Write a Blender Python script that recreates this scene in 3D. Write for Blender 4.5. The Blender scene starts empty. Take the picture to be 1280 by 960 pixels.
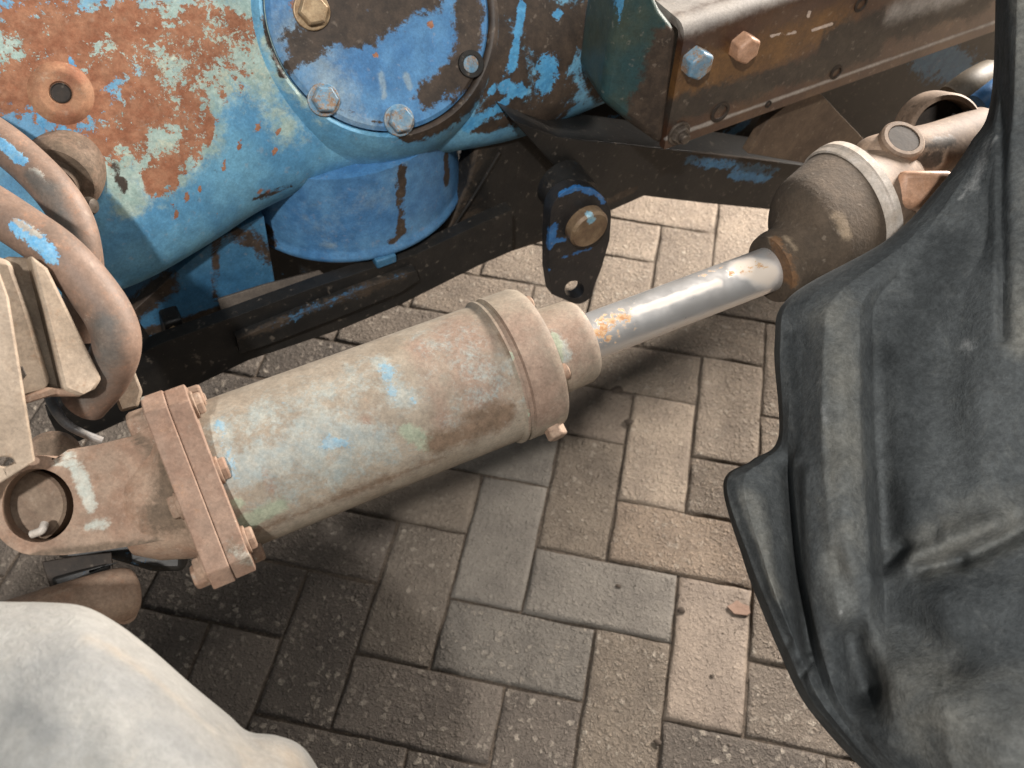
import bpy, math, random
import numpy as np
from mathutils import Vector, Matrix
from mathutils.geometry import tessellate_polygon

S = bpy.context.scene
COL = S.collection
rng = random.Random(7)
nrng = np.random.default_rng(11)

# ------------------------------------------------------------------ camera
FPX = 1130.0
RC = np.array([[0.97817, 0.20729, 0.0145], [0.17265, -0.77191, -0.61184], [-0.11564, 0.60099, -0.79085]])
CAM = np.array([0.1741, -0.493, 1.1404])
cd = bpy.data.cameras.new('camera'); cam = bpy.data.objects.new('camera', cd); COL.objects.link(cam)
cd.sensor_width = 36; cd.lens = FPX / 1280 * 36; cd.clip_start = 0.02; cd.clip_end = 200
mw = Matrix.Identity(4)
for i in range(3):
    mw[i][0] = RC[0][i]; mw[i][1] = -RC[1][i]; mw[i][2] = -RC[2][i]; mw[i][3] = CAM[i]
cam.matrix_world = mw
cd.dof.use_dof = True; cd.dof.focus_distance = 0.74; cd.dof.aperture_fstop = 9.0
S.camera = cam

# ------------------------------------------------------------------ world and lamps (a covered yard: soft overhead light)
w = bpy.data.worlds.new('World'); S.world = w; w.use_nodes = True
bg = w.node_tree.nodes['Background']
bg.inputs['Color'].default_value = (0.93, 0.97, 1.0, 1); bg.inputs['Strength'].default_value = 0.12
def lamp(name, pos, target, size, power, color):
    l = bpy.data.lights.new(name, 'AREA'); l.shape = 'DISK'; l.size = size; l.energy = power; l.color = color
    o = bpy.data.objects.new(name, l); COL.objects.link(o); o.location = pos
    o.rotation_euler = (Vector(target) - Vector(pos)).to_track_quat('-Z', 'Y').to_euler()
    return o
lamp('hall_lamp', (0.15, -1.40, 2.50), (0.1, 0.15, 0.3), 0.09, 50, (1.0, 0.965, 0.92))
lamp('fill_lamp', (0.75, -0.75, 2.6), (0.25, 0.2, 0.4), 0.9, 13, (1.0, 0.97, 0.93))  # unseen soft fill, added to lift the middle ground and the rod
lamp('door_light', (1.7, 2.3, 1.5), (0.3, 0.5, 0.0), 0.8, 320, (1.0, 0.91, 0.82))
S.view_settings.view_transform = 'Standard'; S.view_settings.look = 'None'
S.view_settings.exposure = 0.10; S.view_settings.gamma = 1.0
S.render.engine = 'CYCLES'

# ------------------------------------------------------------------ measuring helpers (photo point -> place in the yard)
def unit(v): v = np.asarray(v, float); return v / np.linalg.norm(v)
def ray(x, y): return RC.T @ np.array([(x - 640) / FPX, (y - 480) / FPX, 1.0])
def at(x, y, d): return CAM + d * ray(x, y)
def hit(x, y, P0, n): r = ray(x, y); return CAM + r * (np.dot(np.asarray(P0) - CAM, n) / np.dot(r, n))
def level(x, y, z): return hit(x, y, (0, 0, z), np.array([0, 0, 1.0]))
def proj(V):
    c = (np.asarray(V) - CAM) @ RC.T
    return np.c_[640 + FPX * c[:, 0] / c[:, 2], 480 + FPX * c[:, 1] / c[:, 2], c[:, 2]]
UP = np.array([0, 0, 1.0])

# ------------------------------------------------------------------ object helpers
def thing(name, label, cat, loc, group=None):
    o = bpy.data.objects.new(name, None); COL.objects.link(o); o.location = loc
    o.empty_display_size = 0.05
    o['label'] = label; o['category'] = cat
    if group: o['group'] = group
    return o
def origin(o):
    p = np.zeros(3)
    while o is not None: p = p + np.array(o.location); o = o.parent
    return p
def mesh(name, V, F, mat, parent=None, smooth=40, label=None, loc=None, bevel=0, seg=2):
    V = np.asarray(V, float)
    base = origin(parent) if parent is not None else np.zeros(3)
    L = np.zeros(3) if loc is None else np.asarray(loc, float) - base
    me = bpy.data.meshes.new(name); me.from_pydata((V - base - L).tolist(), [], [list(f) for f in F]); me.validate(); me.update()
    if smooth:
        me.shade_smooth(); me.set_sharp_from_angle(angle=math.radians(smooth))
    o = bpy.data.objects.new(name, me); COL.objects.link(o); o.location = L
    if parent is not None: o.parent = parent
    if mat is not None: me.materials.append(mat)
    if label: o['label'] = label
    if bevel:
        b = o.modifiers.new('bevel', 'BEVEL'); b.width = bevel; b.segments = seg; b.limit_method = 'ANGLE'; b.angle_limit = math.radians(35)
        b.harden_normals = False
    return o
def join(*parts):
    V = []; F = []; k = 0
    for v, f in parts:
        V.append(np.asarray(v)); F += [[i + k for i in q] for q in f]; k += len(v)
    return np.vstack(V), F
def frame(a):
    a = unit(a); t = np.array([0, 0, 1.0]) if abs(a[2]) < 0.9 else np.array([1.0, 0, 0])
    u = unit(np.cross(t, a)); return u, np.cross(a, u)
def rings(R, closed=False, cap=True):
    n = len(R[0]); V = np.vstack(R); F = []
    m = len(R)
    for i in range(m if closed else m - 1):
        a = i * n; b = ((i + 1) % m) * n
        for j in range(n):
            k = (j + 1) % n; F.append([a + j, a + k, b + k, b + j])
    if cap and not closed:
        F.append(list(range(n))[::-1]); F.append([(m - 1) * n + j for j in range(n)])
    return V, F
def lathe(O, a, prof, n=48, cap=True, wob=0.0):
    a = unit(a); u, v = frame(a); R = []
    th = np.linspace(0, 2 * math.pi, n, endpoint=False)
    for s, r in prof:
        rr = r * (1 + wob * np.sin(th * 3 + s * 40)) if wob else r
        R.append(np.asarray(O) + a * s + (np.cos(th) * rr)[:, None] * u + (np.sin(th) * rr)[:, None] * v if wob else
                 np.asarray(O) + a * s + (np.cos(th) * r)[:, None] * u + (np.sin(th) * r)[:, None] * v)
    return rings(R, cap=cap)
def dense(prof, step=0.004):
    out = [prof[0]]
    for (s0, r0), (s1, r1) in zip(prof, prof[1:]):
        k = max(1, int(math.hypot(s1 - s0, r1 - r0) / step))
        for i in range(1, k + 1): out.append((s0 + (s1 - s0) * i / k, r0 + (r1 - r0) * i / k))
    return out
def spline(P, k=8):
    P = [np.asarray(p, float) for p in P]; Q = [2 * P[0] - P[1]] + P + [2 * P[-1] - P[-2]]; out = []
    for i in range(1, len(Q) - 2):
        for j in range(k):
            t = j / k
            out.append(0.5 * (2 * Q[i] + (Q[i + 1] - Q[i - 1]) * t + (2 * Q[i - 1] - 5 * Q[i] + 4 * Q[i + 1] - Q[i + 2]) * t * t + (3 * Q[i] - Q[i - 1] - 3 * Q[i + 1] + Q[i + 2]) * t ** 3))
    out.append(P[-1]); return np.array(out)
def tube(P, r, n=20, k=8):
    """P control points, r radius or list"""
    rr = [r] * len(P) if np.isscalar(r) else list(r)
    C = spline([np.r_[p, q] for p, q in zip(P, rr)], k); R = []
    T = np.gradient(C[:, :3], axis=0); u = frame(T[0])[0]
    th = np.linspace(0, 2 * math.pi, n, endpoint=False)
    for c, t in zip(C, T):
        t = unit(t); u = unit(u - t * np.dot(u, t)); v = np.cross(t, u)
        R.append(c[:3] + c[3] * (np.cos(th)[:, None] * u + np.sin(th)[:, None] * v))
    return rings(R)
def slab(pts, thick_vec, holes=()):
    """polygon (3-D points, planar) given depth by thick_vec"""
    loops = [[Vector(p) for p in pts]] + [[Vector(p) for p in h] for h in holes]
    flat = [np.array(p) for l in loops for p in l]; n = len(flat)
    tris = tessellate_polygon(loops); tv = np.asarray(thick_vec, float)
    V = flat + [p + tv for p in flat]
    # orient: front normal against thick_vec
    F = []
    for t in tris:
        a, b, c = (flat[i] for i in t); nn = np.cross(b - a, c - a)
        t = list(t) if np.dot(nn, tv) < 0 else list(t)[::-1]
        F.append(t); F.append([i + n for i in t[::-1]])
    k = 0
    for li, l in enumerate(loops):
        m = len(l); pl = flat[k:k + m]
        nn = sum(np.cross(pl[i] - pl[0], pl[(i + 1) % m] - pl[0]) for i in range(m))
        ccw = np.dot(nn, tv) < 0
        if li: ccw = not ccw
        for i in range(m):
            a, b = k + i, k + (i + 1) % m
            F.append([b, a, a + n, b + n] if ccw else [a, b, b + n, a + n])
        k += m
    return np.array(V), F
def pslab(px, P0, n, thick, holes=()):
    n = unit(n)
    return slab([hit(x, y, P0, n) for x, y in px], -n * thick, [[hit(x, y, P0, n) for x, y in h] for h in holes])
def arc(cx, cy, r, a0, a1, n=12, ry=None):
    ry = r if ry is None else ry
    return [(cx + r * math.cos(math.radians(a0 + (a1 - a0) * i / n)), cy + ry * math.sin(math.radians(a0 + (a1 - a0) * i / n))) for i in range(n + 1)]
def circ(cx, cy, r, ry=None, n=24): return arc(cx, cy, r, 0, 360 - 360 / n, n - 1, ry)
def box(c, ex, ey, ez):
    """centre and three half-extent vectors"""
    V = [np.asarray(c) + i * np.asarray(ex) + j * np.asarray(ey) + k * np.asarray(ez) for i in (-1, 1) for j in (-1, 1) for k in (-1, 1)]
    F = [[0, 1, 3, 2], [4, 6, 7, 5], [0, 4, 5, 1], [2, 3, 7, 6], [0, 2, 6, 4], [1, 5, 7, 3]]
    if np.dot(np.cross(ex, ey), ez) < 0: F = [f[::-1] for f in F]
    return V, F
def hexbolt(P, a, r, h, wash=0.0, spin=0.3):
    a = unit(a); u, v = frame(a); P = np.asarray(P); parts = []
    th = np.arange(6) * math.pi / 3 + spin
    def ring(s, q, t=th): return P + a * s + q * (np.cos(t)[:, None] * u + np.sin(t)[:, None] * v)
    parts.append(rings([ring(-0.004, r), ring(h * 0.82, r), ring(h, r * 0.86)]))
    if wash:
        t = np.linspace(0, 2 * math.pi, 24, endpoint=False)
        parts.append(rings([ring(-0.002, wash, t), ring(0.0018, wash, t), ring(0.0024, wash * 0.95, t)]))
    return join(*parts)

def refine(vf, lim):
    import bmesh
    V, F = vf; bm = bmesh.new(); vs = [bm.verts.new(v) for v in V]
    for f in F: bm.faces.new([vs[i] for i in f])
    for _ in range(5):
        e = [e for e in bm.edges if e.calc_length() > lim]
        if not e: break
        bmesh.ops.subdivide_edges(bm, edges=e, cuts=1, use_grid_fill=True)
    bmesh.ops.triangulate(bm, faces=[f for f in bm.faces if len(f.verts) > 4])
    bm.verts.index_update(); out = np.array([v.co[:] for v in bm.verts]), [[v.index for v in f.verts] for f in bm.faces]; bm.free(); return out
def paint(o, attr, strokes):
    """wear and shade mask stored on the surface: strokes are (x, y, r) or (x1, y1, x2, y2, r), r and points measured off the photo, kept as 3-D blobs"""
    me = o.data; n = len(me.vertices); V = np.empty(n * 3); me.vertices.foreach_get('co', V); V = V.reshape(-1, 3)
    V = V + origin(o); Pq = proj(V); val = np.full(n, -1.0)
    def seat(x, y):
        d = np.hypot(Pq[:, 0] - x, Pq[:, 1] - y); near = np.where(d < max(14, d.min() + 4))[0]
        return near[np.argmin(Pq[near, 2])]
    for s in strokes:
        k = 1.0
        if len(s) in (4, 6): k = s[-1]; s = s[:-1]
        if len(s) == 3: a = b = seat(s[0], s[1])
        else: a, b = seat(s[0], s[1]), seat(s[2], s[3])
        r = s[-1] * Pq[a, 2] / FPX; A, B = V[a], V[b]; ab = B - A; L = max(np.dot(ab, ab), 1e-12)
        t = np.clip((V - A) @ ab / L, 0, 1); d = np.linalg.norm(V - (A + t[:, None] * ab), axis=1)
        val = np.maximum(val, np.clip(k * (1 - d / r), -1, 1))
    at_ = me.attributes.new(attr, 'FLOAT', 'POINT'); at_.data.foreach_set('value', val)

# ------------------------------------------------------------------ materials
class Mat:
    def __init__(s, name):
        s.m = bpy.data.materials.new(name); s.m.use_nodes = True; s.t = s.m.node_tree; s.n = s.t.nodes
        s.b = s.n['Principled BSDF']; s.co = s.n.new('ShaderNodeTexCoord').outputs['Object']
    def put(s, sock, v):
        if hasattr(v, 'is_output'): s.t.links.new(v, sock)
        elif isinstance(v, tuple) and len(v) == 3 and sock.type == 'RGBA': sock.default_value = (*v, 1)
        else: sock.default_value = v
    def noise(s, scale, detail=4, rough=0.6, co=None, stretch=None, dist=0):
        n = s.n.new('ShaderNodeTexNoise'); n.inputs['Scale'].default_value = scale; n.inputs['Detail'].default_value = detail
        n.inputs['Roughness'].default_value = rough; n.inputs['Distortion'].default_value = dist
        c = co or s.co
        if stretch:
            mp = s.n.new('ShaderNodeMapping'); mp.inputs['Scale'].default_value = stretch; s.t.links.new(c, mp.inputs['Vector']); c = mp.outputs[0]
        s.t.links.new(c, n.inputs['Vector']); return n.outputs['Fac']
    def voro(s, scale, feature='F1', co=None):
        n = s.n.new('ShaderNodeTexVoronoi'); n.inputs['Scale'].default_value = scale; n.feature = feature
        s.t.links.new(co or s.co, n.inputs['Vector']); return n.outputs
    def math(s, op, a, b=0.0, c=None):
        n = s.n.new('ShaderNodeMath'); n.operation = op; s.put(n.inputs[0], a); s.put(n.inputs[1], b)
        if c is not None: s.put(n.inputs[2], c)
        return n.outputs[0]
    def map(s, v, a, b, c=0.0, d=1.0, smooth=True):
        n = s.n.new('ShaderNodeMapRange'); n.interpolation_type = 'SMOOTHSTEP' if smooth else 'LINEAR'
        s.put(n.inputs['Value'], v); n.inputs['From Min'].default_value = a; n.inputs['From Max'].default_value = b
        n.inputs['To Min'].default_value = c; n.inputs['To Max'].default_value = d; return n.outputs[0]
    def mix(s, f, a, b):
        n = s.n.new('ShaderNodeMix'); n.data_type = 'RGBA'; s.put(n.inputs['Factor'], f)
        s.put(n.inputs[6], a); s.put(n.inputs[7], b); return n.outputs[2]
    def attr(s, name):
        n = s.n.new('ShaderNodeAttribute'); n.attribute_name = name; return n.outputs['Fac']
    def done(s, col, rough, bump=None, bs=0.3, bd=0.002, metal=0.0, spec=0.5):
        s.put(s.b.inputs['Base Color'], col); s.put(s.b.inputs['Roughness'], rough); s.put(s.b.inputs['Metallic'], metal)
        s.b.inputs['Specular IOR Level'].default_value = spec
        if bump is not None:
            n = s.n.new('ShaderNodeBump'); n.inputs['Strength'].default_value = bs; n.inputs['Distance'].default_value = bd
            s.put(n.inputs['Height'], bump); s.t.links.new(n.outputs[0], s.b.inputs['Normal'])
        return s.m

def layered(name, base, layers, rough=0.6, bs=0.35, bd=0.0012, metal=0.0, spec=0.4, fine=260):
    """worn metal: base colours (a, b, scale) then layers (attr, bias, noise scale, amp, soft, colour a, colour b, roughness, height)"""
    m = Mat(name)
    col = m.mix(m.map(m.noise(base[2], 6, 0.65), 0.35, 0.65), base[0], base[1])
    rg = rough; h = m.math('MULTIPLY', m.noise(fine, 3), 0.35)
    for (at_, bias, sc, amp, soft, ca, cb, lr, hh) in layers:
        n = m.math('MULTIPLY_ADD', m.noise(sc * 5.5, 5, 0.75), 0.38, m.math('MULTIPLY', m.noise(sc, 9, 0.72, dist=0.5), 0.62))
        v = m.math('MULTIPLY_ADD', m.math('SUBTRACT', n, 0.5), amp * 1.7, bias)
        if at_: v = m.math('MULTIPLY_ADD', m.attr(at_), 0.8, v)
        f = m.map(v, -soft, soft)
        lc = m.mix(m.map(m.noise(sc * 2.3, 6, 0.7), 0.33, 0.67), ca, cb)
        col = m.mix(f, col, lc)
        a = m.math('MULTIPLY', f, lr); b = m.math('MULTIPLY', m.math('SUBTRACT', 1.0, f), rg); rg = m.math('ADD', a, b)
        h = m.math('MULTIPLY_ADD', f, hh, h)
    # fine grain, pits and dust speckle
    mot = m.math('MULTIPLY', m.map(m.noise(fine * 0.28, 7, 0.8), 0.3, 0.7, 0.80, 1.16), m.map(m.noise(fine * 1.6, 3, 0.8), 0.3, 0.7, 0.86, 1.12))
    vm = m.n.new('ShaderNodeVectorMath'); vm.operation = 'SCALE'; m.t.links.new(col, vm.inputs[0]); m.put(vm.inputs['Scale'], mot); col = vm.outputs[0]
    col = m.mix(m.map(m.noise(fine * 0.75, 4, 0.8, dist=0.8), 0.36, 0.27, 0, 0.55), col, (0.05, 0.033, 0.022))
    col = m.mix(m.map(m.noise(fine * 0.5, 2), 0.62, 0.75, 0, 0.35), col, m.mix(0.5, col, (0.42, 0.35, 0.28)))
    return m.done(col, rg, h, bs, bd, metal, spec)

BLUE, BLUE2 = (0.080, 0.240, 0.405), (0.135, 0.325, 0.465)
RUST, RUST2 = (0.235, 0.092, 0.048), (0.335, 0.165, 0.095)
GRIME, GRIME2 = (0.030, 0.022, 0.017), (0.060, 0.042, 0.030)
TEAL, TEAL2 = (0.25, 0.36, 0.33), (0.38, 0.47, 0.42)

M_house = layered('blue_casting_paint', (BLUE, BLUE2, 14), [
    ('pale', -0.25, 30, 1.2, 0.25, TEAL, TEAL2, 0.6, 0.0),
    (None, -0.62, 60, 2.6, 0.05, (0.16, 0.07, 0.04), (0.28, 0.13, 0.07), 0.75, -0.4),
    ('rust', -0.34, 34, 2.6, 0.06, RUST, RUST2, 0.85, -0.5),
    ('fleck', -0.74, 75, 3.4, 0.07, (0.42, 0.45, 0.36), TEAL, 0.6, 0.5),
    ('rust2', -0.25, 40, 1.2, 0.3, RUST, RUST2, 0.85, 0.0),
    ('grime', -0.30, 24, 1.6, 0.12, GRIME, GRIME2, 0.55, 0.3),
    ('chip', -0.30, 45, 1.5, 0.06, (0.05, 0.22, 0.42), (0.09, 0.30, 0.50), 0.5, 0.3),
], rough=0.5)
M_cover = layered('blue_cover_paint', ((0.050, 0.158, 0.335), (0.085, 0.215, 0.385), 18), [
    ('pale', -0.3, 30, 1.0, 0.3, (0.16, 0.25, 0.34), (0.22, 0.30, 0.36), 0.6, 0.0),
    ('grime', -0.30, 24, 1.5, 0.10, GRIME, GRIME2, 0.6, 0.3),
    ('rust', -0.30, 60, 1.4, 0.08, RUST, RUST2, 0.8, -0.3),
], rough=0.45)
M_blue = layered('old_blue_paint', ((0.034, 0.12, 0.225), (0.055, 0.165, 0.28), 20), [
    (None, -0.45, 26, 2.0, 0.2, GRIME, GRIME2, 0.6, 0.2),
    ('grime', -0.30, 26, 1.4, 0.15, GRIME, GRIME2, 0.6, 0.3),
], rough=0.55)
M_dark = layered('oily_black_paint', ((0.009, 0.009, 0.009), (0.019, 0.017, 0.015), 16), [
    ('blue', -0.35, 40, 1.7, 0.10, (0.03, 0.11, 0.22), (0.05, 0.16, 0.28), 0.5, 0.3),
    ('grime', -0.3, 30, 1.4, 0.2, (0.06, 0.043, 0.03), (0.036, 0.027, 0.02), 0.7, 0.2),
], rough=0.5)
M_teal = layered('teal_grimy_paint', ((0.022, 0.055, 0.060), (0.045, 0.06, 0.045), 14), [
    ('blue', -0.3, 40, 1.5, 0.1, (0.05, 0.20, 0.36), (0.08, 0.25, 0.40), 0.5, 0.3),
    ('grime', -0.3, 30, 1.3, 0.15, GRIME, GRIME2, 0.6, 0.2)], rough=0.4)
M_link = layered('black_link_paint', ((0.010, 0.011, 0.013), (0.022, 0.02, 0.02), 30), [
    ('blue', -0.25, 60, 1.2, 0.06, (0.02, 0.10, 0.27), (0.03, 0.13, 0.31), 0.4, 0.3)], rough=0.42)
M_rail = layered('brown_rail_paint', ((0.050, 0.024, 0.016), (0.085, 0.045, 0.024), 12), [
    ('ochre', -0.25, 18, 1.1, 0.3, (0.15, 0.075, 0.025), (0.10, 0.05, 0.02), 0.45, 0.0),
    ('grime', -0.30, 22, 1.3, 0.2, (0.030, 0.024, 0.020), (0.05, 0.04, 0.03), 0.55, 0.2),
    ('dust', -0.25, 16, 0.8, 0.3, (0.32, 0.29, 0.26), (0.24, 0.22, 0.20), 0.6, 0.1),  # also carries the lit fold and edge painted on the rail
    ('scratch', -0.2, 120, 0.9, 0.08, (0.55, 0.45, 0.38), (0.4, 0.32, 0.27), 0.5, 0.0),
    (None, -0.75, 90, 2.6, 0.06, (0.22, 0.15, 0.10), (0.3, 0.22, 0.16), 0.6, 0.2),
], rough=0.35, spec=0.5)
M_barrel = layered('dusty_cylinder_paint', ((0.275, 0.235, 0.185), (0.225, 0.185, 0.14), 22), [
    (None, -0.4, 46, 1.5, 0.35, (0.30, 0.215, 0.155), (0.22, 0.15, 0.105), 0.8, 0.0),
    ('rust', -0.35, 26, 1.1, 0.4, (0.265, 0.19, 0.145), (0.22, 0.15, 0.112), 0.8, 0.0),
    ('pale', -0.34, 60, 2.2, 0.34, (0.245, 0.275, 0.265), (0.305, 0.30, 0.26), 0.6, 0.15),
    ('blue', -0.50, 85, 2.8, 0.12, (0.17, 0.29, 0.37), (0.26, 0.33, 0.36), 0.55, 0.2),
    (None, -0.80, 70, 3.0, 0.06, (0.13, 0.09, 0.065), (0.19, 0.12, 0.08), 0.8, -0.4),
    ('green', -0.30, 60, 1.3, 0.18, (0.24, 0.27, 0.20), (0.30, 0.32, 0.24), 0.6, 0.2),
    ('grime', -0.30, 40, 1.3, 0.3, (0.13, 0.09, 0.06), (0.19, 0.13, 0.09), 0.8, 0.0),
], rough=0.62, bs=0.3)
M_rusty = layered('dusty_rusted_iron', ((0.285, 0.205, 0.15), (0.22, 0.135, 0.092), 30), [
    (None, -0.2, 60, 1.5, 0.3, (0.34, 0.26, 0.20), (0.25, 0.145, 0.092), 0.8, 0.1),
    (None, -0.60, 36, 2.4, 0.22, (0.10, 0.068, 0.048), (0.15, 0.10, 0.07), 0.8, -0.2),
    (None, -0.66, 100, 2.8, 0.10, (0.42, 0.36, 0.29), (0.38, 0.27, 0.19), 0.8, 0.2),
    ('pale', -0.3, 60, 1.3, 0.2, (0.36, 0.38, 0.34), (0.42, 0.40, 0.34), 0.6, 0.2),
    ('grime', -0.3, 40, 1.3, 0.3, (0.09, 0.065, 0.045), (0.14, 0.10, 0.07), 0.8, 0.1),
], rough=0.75)
M_flange = layered('rust_pink_flange', ((0.255, 0.172, 0.127), (0.205, 0.125, 0.088), 34), [
    (None, -0.25, 70, 1.8, 0.2, (0.31, 0.215, 0.16), (0.25, 0.145, 0.09), 0.8, 0.1),
    (None, -0.55, 30, 2.4, 0.2, (0.12, 0.08, 0.058), (0.16, 0.105, 0.075), 0.8, -0.2),
    (None, -0.66, 100, 2.8, 0.10, (0.44, 0.36, 0.28), (0.38, 0.27, 0.19), 0.8, 0.2),
    ('pale', -0.3, 60, 1.3, 0.2, (0.36, 0.38, 0.34), (0.42, 0.40, 0.34), 0.6, 0.2),
    ('grime', -0.3, 40, 1.3, 0.3, (0.09, 0.065, 0.045), (0.14, 0.10, 0.07), 0.8, 0.1)], rough=0.75)
M_rusty2 = layered('bright_rusted_iron', ((0.25, 0.105, 0.058), (0.33, 0.175, 0.10), 40), [(None, -0.35, 50, 2.2, 0.15, (0.36, 0.24, 0.16), (0.28, 0.17, 0.11), 0.8, 0.1), (None, -0.7, 60, 2.6, 0.08, TEAL, TEAL2, 0.7, 0.2), ('pale', -0.3, 60, 1.3, 0.2, TEAL, TEAL2, 0.6, 0.2), ('grime', -0.3, 40, 1.3, 0.3, (0.16, 0.09, 0.06), (0.2, 0.12, 0.08), 0.8, 0.1)], rough=0.8)
M_pipe = layered('rusty_pipe_paint', ((0.205, 0.137, 0.102), (0.155, 0.108, 0.082), 26), [
    (None, -0.3, 60, 1.6, 0.3, (0.33, 0.20, 0.13), (0.26, 0.13, 0.08), 0.75, 0.0),
    ('blue', -0.32, 55, 1.5, 0.07, (0.10, 0.34, 0.60), (0.24, 0.45, 0.60), 0.5, 0.3),
    (None, -0.62, 90, 2.6, 0.10, (0.34, 0.29, 0.24), (0.26, 0.20, 0.16), 0.7, 0.2),
    (None, -0.55, 40, 2.2, 0.2, (0.085, 0.06, 0.045), (0.13, 0.085, 0.06), 0.7, -0.2),
    ('pale', -0.35, 70, 1.6, 0.12, (0.40, 0.40, 0.36), (0.36, 0.30, 0.25), 0.6, 0.2),
    ('grime', -0.3, 26, 1.1, 0.3, (0.10, 0.09, 0.08), (0.14, 0.11, 0.09), 0.6, 0.0),
], rough=0.6)
M_beige = layered('dusty_beige_metal', ((0.37, 0.295, 0.225), (0.29, 0.225, 0.165), 24), [
    (None, -0.28, 60, 1.8, 0.25, (0.26, 0.18, 0.12), (0.32, 0.22, 0.15), 0.8, 0.0),
    ('grime', -0.3, 40, 1.2, 0.3, (0.14, 0.11, 0.08), (0.2, 0.16, 0.12), 0.8, 0.0)], rough=0.7)
M_pinend = layered('dusty_pin_end', ((0.21, 0.155, 0.112), (0.16, 0.11, 0.078), 40), [(None, -0.4, 80, 2.0, 0.2, (0.28, 0.20, 0.14), (0.24, 0.15, 0.1), 0.8, 0.0)], rough=0.8)
M_beige2 = layered('dirty_beige_metal', ((0.27, 0.215, 0.16), (0.19, 0.145, 0.105), 24), [(None, -0.3, 60, 1.8, 0.25, (0.13, 0.09, 0.065), (0.2, 0.14, 0.1), 0.8, 0.0)], rough=0.75)
M_boltgold = layered('zinc_bolt_metal', ((0.38, 0.28, 0.17), (0.27, 0.18, 0.10), 90), [], rough=0.45, metal=0.3)
M_boltblue = layered('blue_topped_bolt', ((0.12, 0.24, 0.35), (0.24, 0.28, 0.30), 90), [(None, -0.12, 90, 2.2, 0.12, (0.34, 0.23, 0.15), (0.22, 0.14, 0.09), 0.6, 0.0)], rough=0.4)
M_boltpink = layered('rosy_bolt_metal', ((0.45, 0.27, 0.18), (0.36, 0.20, 0.12), 90), [], rough=0.5)
M_boltdark = layered('dark_bolt_metal', ((0.07, 0.055, 0.045), (0.12, 0.10, 0.08), 90), [], rough=0.4, metal=0.3)
M_hole = layered('dark_hole_fill', ((0.02, 0.015, 0.012), (0.035, 0.025, 0.018), 60), [], rough=0.7)  # near black: shade inside holes put into colour; also the rubber block
M_pin = layered('brown_pin_steel', ((0.14, 0.09, 0.055), (0.20, 0.14, 0.085), 60), [
    ('blue', -0.3, 90, 1.5, 0.1, (0.16, 0.36, 0.50), (0.30, 0.42, 0.46), 0.5, 0.2)], rough=0.5, metal=0.2)
M_boot = layered('dirty_boot_rubber', ((0.055, 0.041, 0.029), (0.085, 0.062, 0.043), 24), [
    ('dust', -0.3, 40, 1.2, 0.3, (0.26, 0.20, 0.14), (0.2, 0.15, 0.1), 0.8, 0.0),
    ('rust', -0.3, 60, 1.2, 0.2, (0.16, 0.085, 0.04), (0.11, 0.06, 0.03), 0.8, 0.0),
    (None, -0.45, 50, 2.2, 0.2, (0.11, 0.082, 0.058), (0.15, 0.115, 0.08), 0.9, 0.3)], rough=0.88, bs=0.6, bd=0.003)
M_pale = layered('pale_band_metal', ((0.44, 0.38, 0.32), (0.55, 0.50, 0.45), 40), [], rough=0.5)
M_joint = layered('worn_joint_steel', ((0.15, 0.105, 0.075), (0.25, 0.18, 0.13), 30), [
    (None, -0.45, 40, 2.2, 0.2, (0.035, 0.028, 0.022), (0.07, 0.055, 0.045), 0.6, 0.0),
    ('grime', -0.25, 40, 1.2, 0.2, (0.035, 0.028, 0.022), (0.07, 0.055, 0.045), 0.5, 0.0)], rough=0.72)
M_grey = layered('bluish_lever_metal', ((0.16, 0.17, 0.18), (0.24, 0.22, 0.2), 40), [], rough=0.5, metal=0.3)

def chrome():
    m = Mat('scratched_chrome'); r = m.attr('rust'); d = m.attr('dust')
    n = m.noise(150, 8, 0.7)
    f = m.map(m.math('ADD', r, m.math('MULTIPLY_ADD', m.math('SUBTRACT', n, 0.5), 5.5, -0.75)), -0.06, 0.10)
    g = m.map(m.math('ADD', d, m.math('MULTIPLY_ADD', m.math('SUBTRACT', m.noise(40, 6), 0.5), 1.5, -0.2)), -0.3, 0.4, 0, 0.75)
    haze = m.map(m.noise(20, 5), 0.35, 0.7, 0.05, 0.3)
    col = m.mix(haze, (0.72, 0.71, 0.70), (0.56, 0.50, 0.44))
    col = m.mix(g, col, (0.56, 0.47, 0.38)); col = m.mix(f, col, m.mix(m.map(m.noise(300, 3), 0.4, 0.6), (0.36, 0.16, 0.05), (0.50, 0.34, 0.20)))
    dull = m.math('MAXIMUM', f, g)
    rg = m.math('ADD', m.map(m.noise(60, 5), 0.3, 0.7, 0.27, 0.40), m.math('MULTIPLY', dull, 0.4))
    return m.done(col, rg, m.math('MULTIPLY_ADD', f, -0.5, m.math('MULTIPLY', m.noise(500, 2), 0.2)), 0.2, 0.0006, m.math('MULTIPLY_ADD', dull, -0.75, 0.75), 0.5)
M_chrome = chrome()

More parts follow.
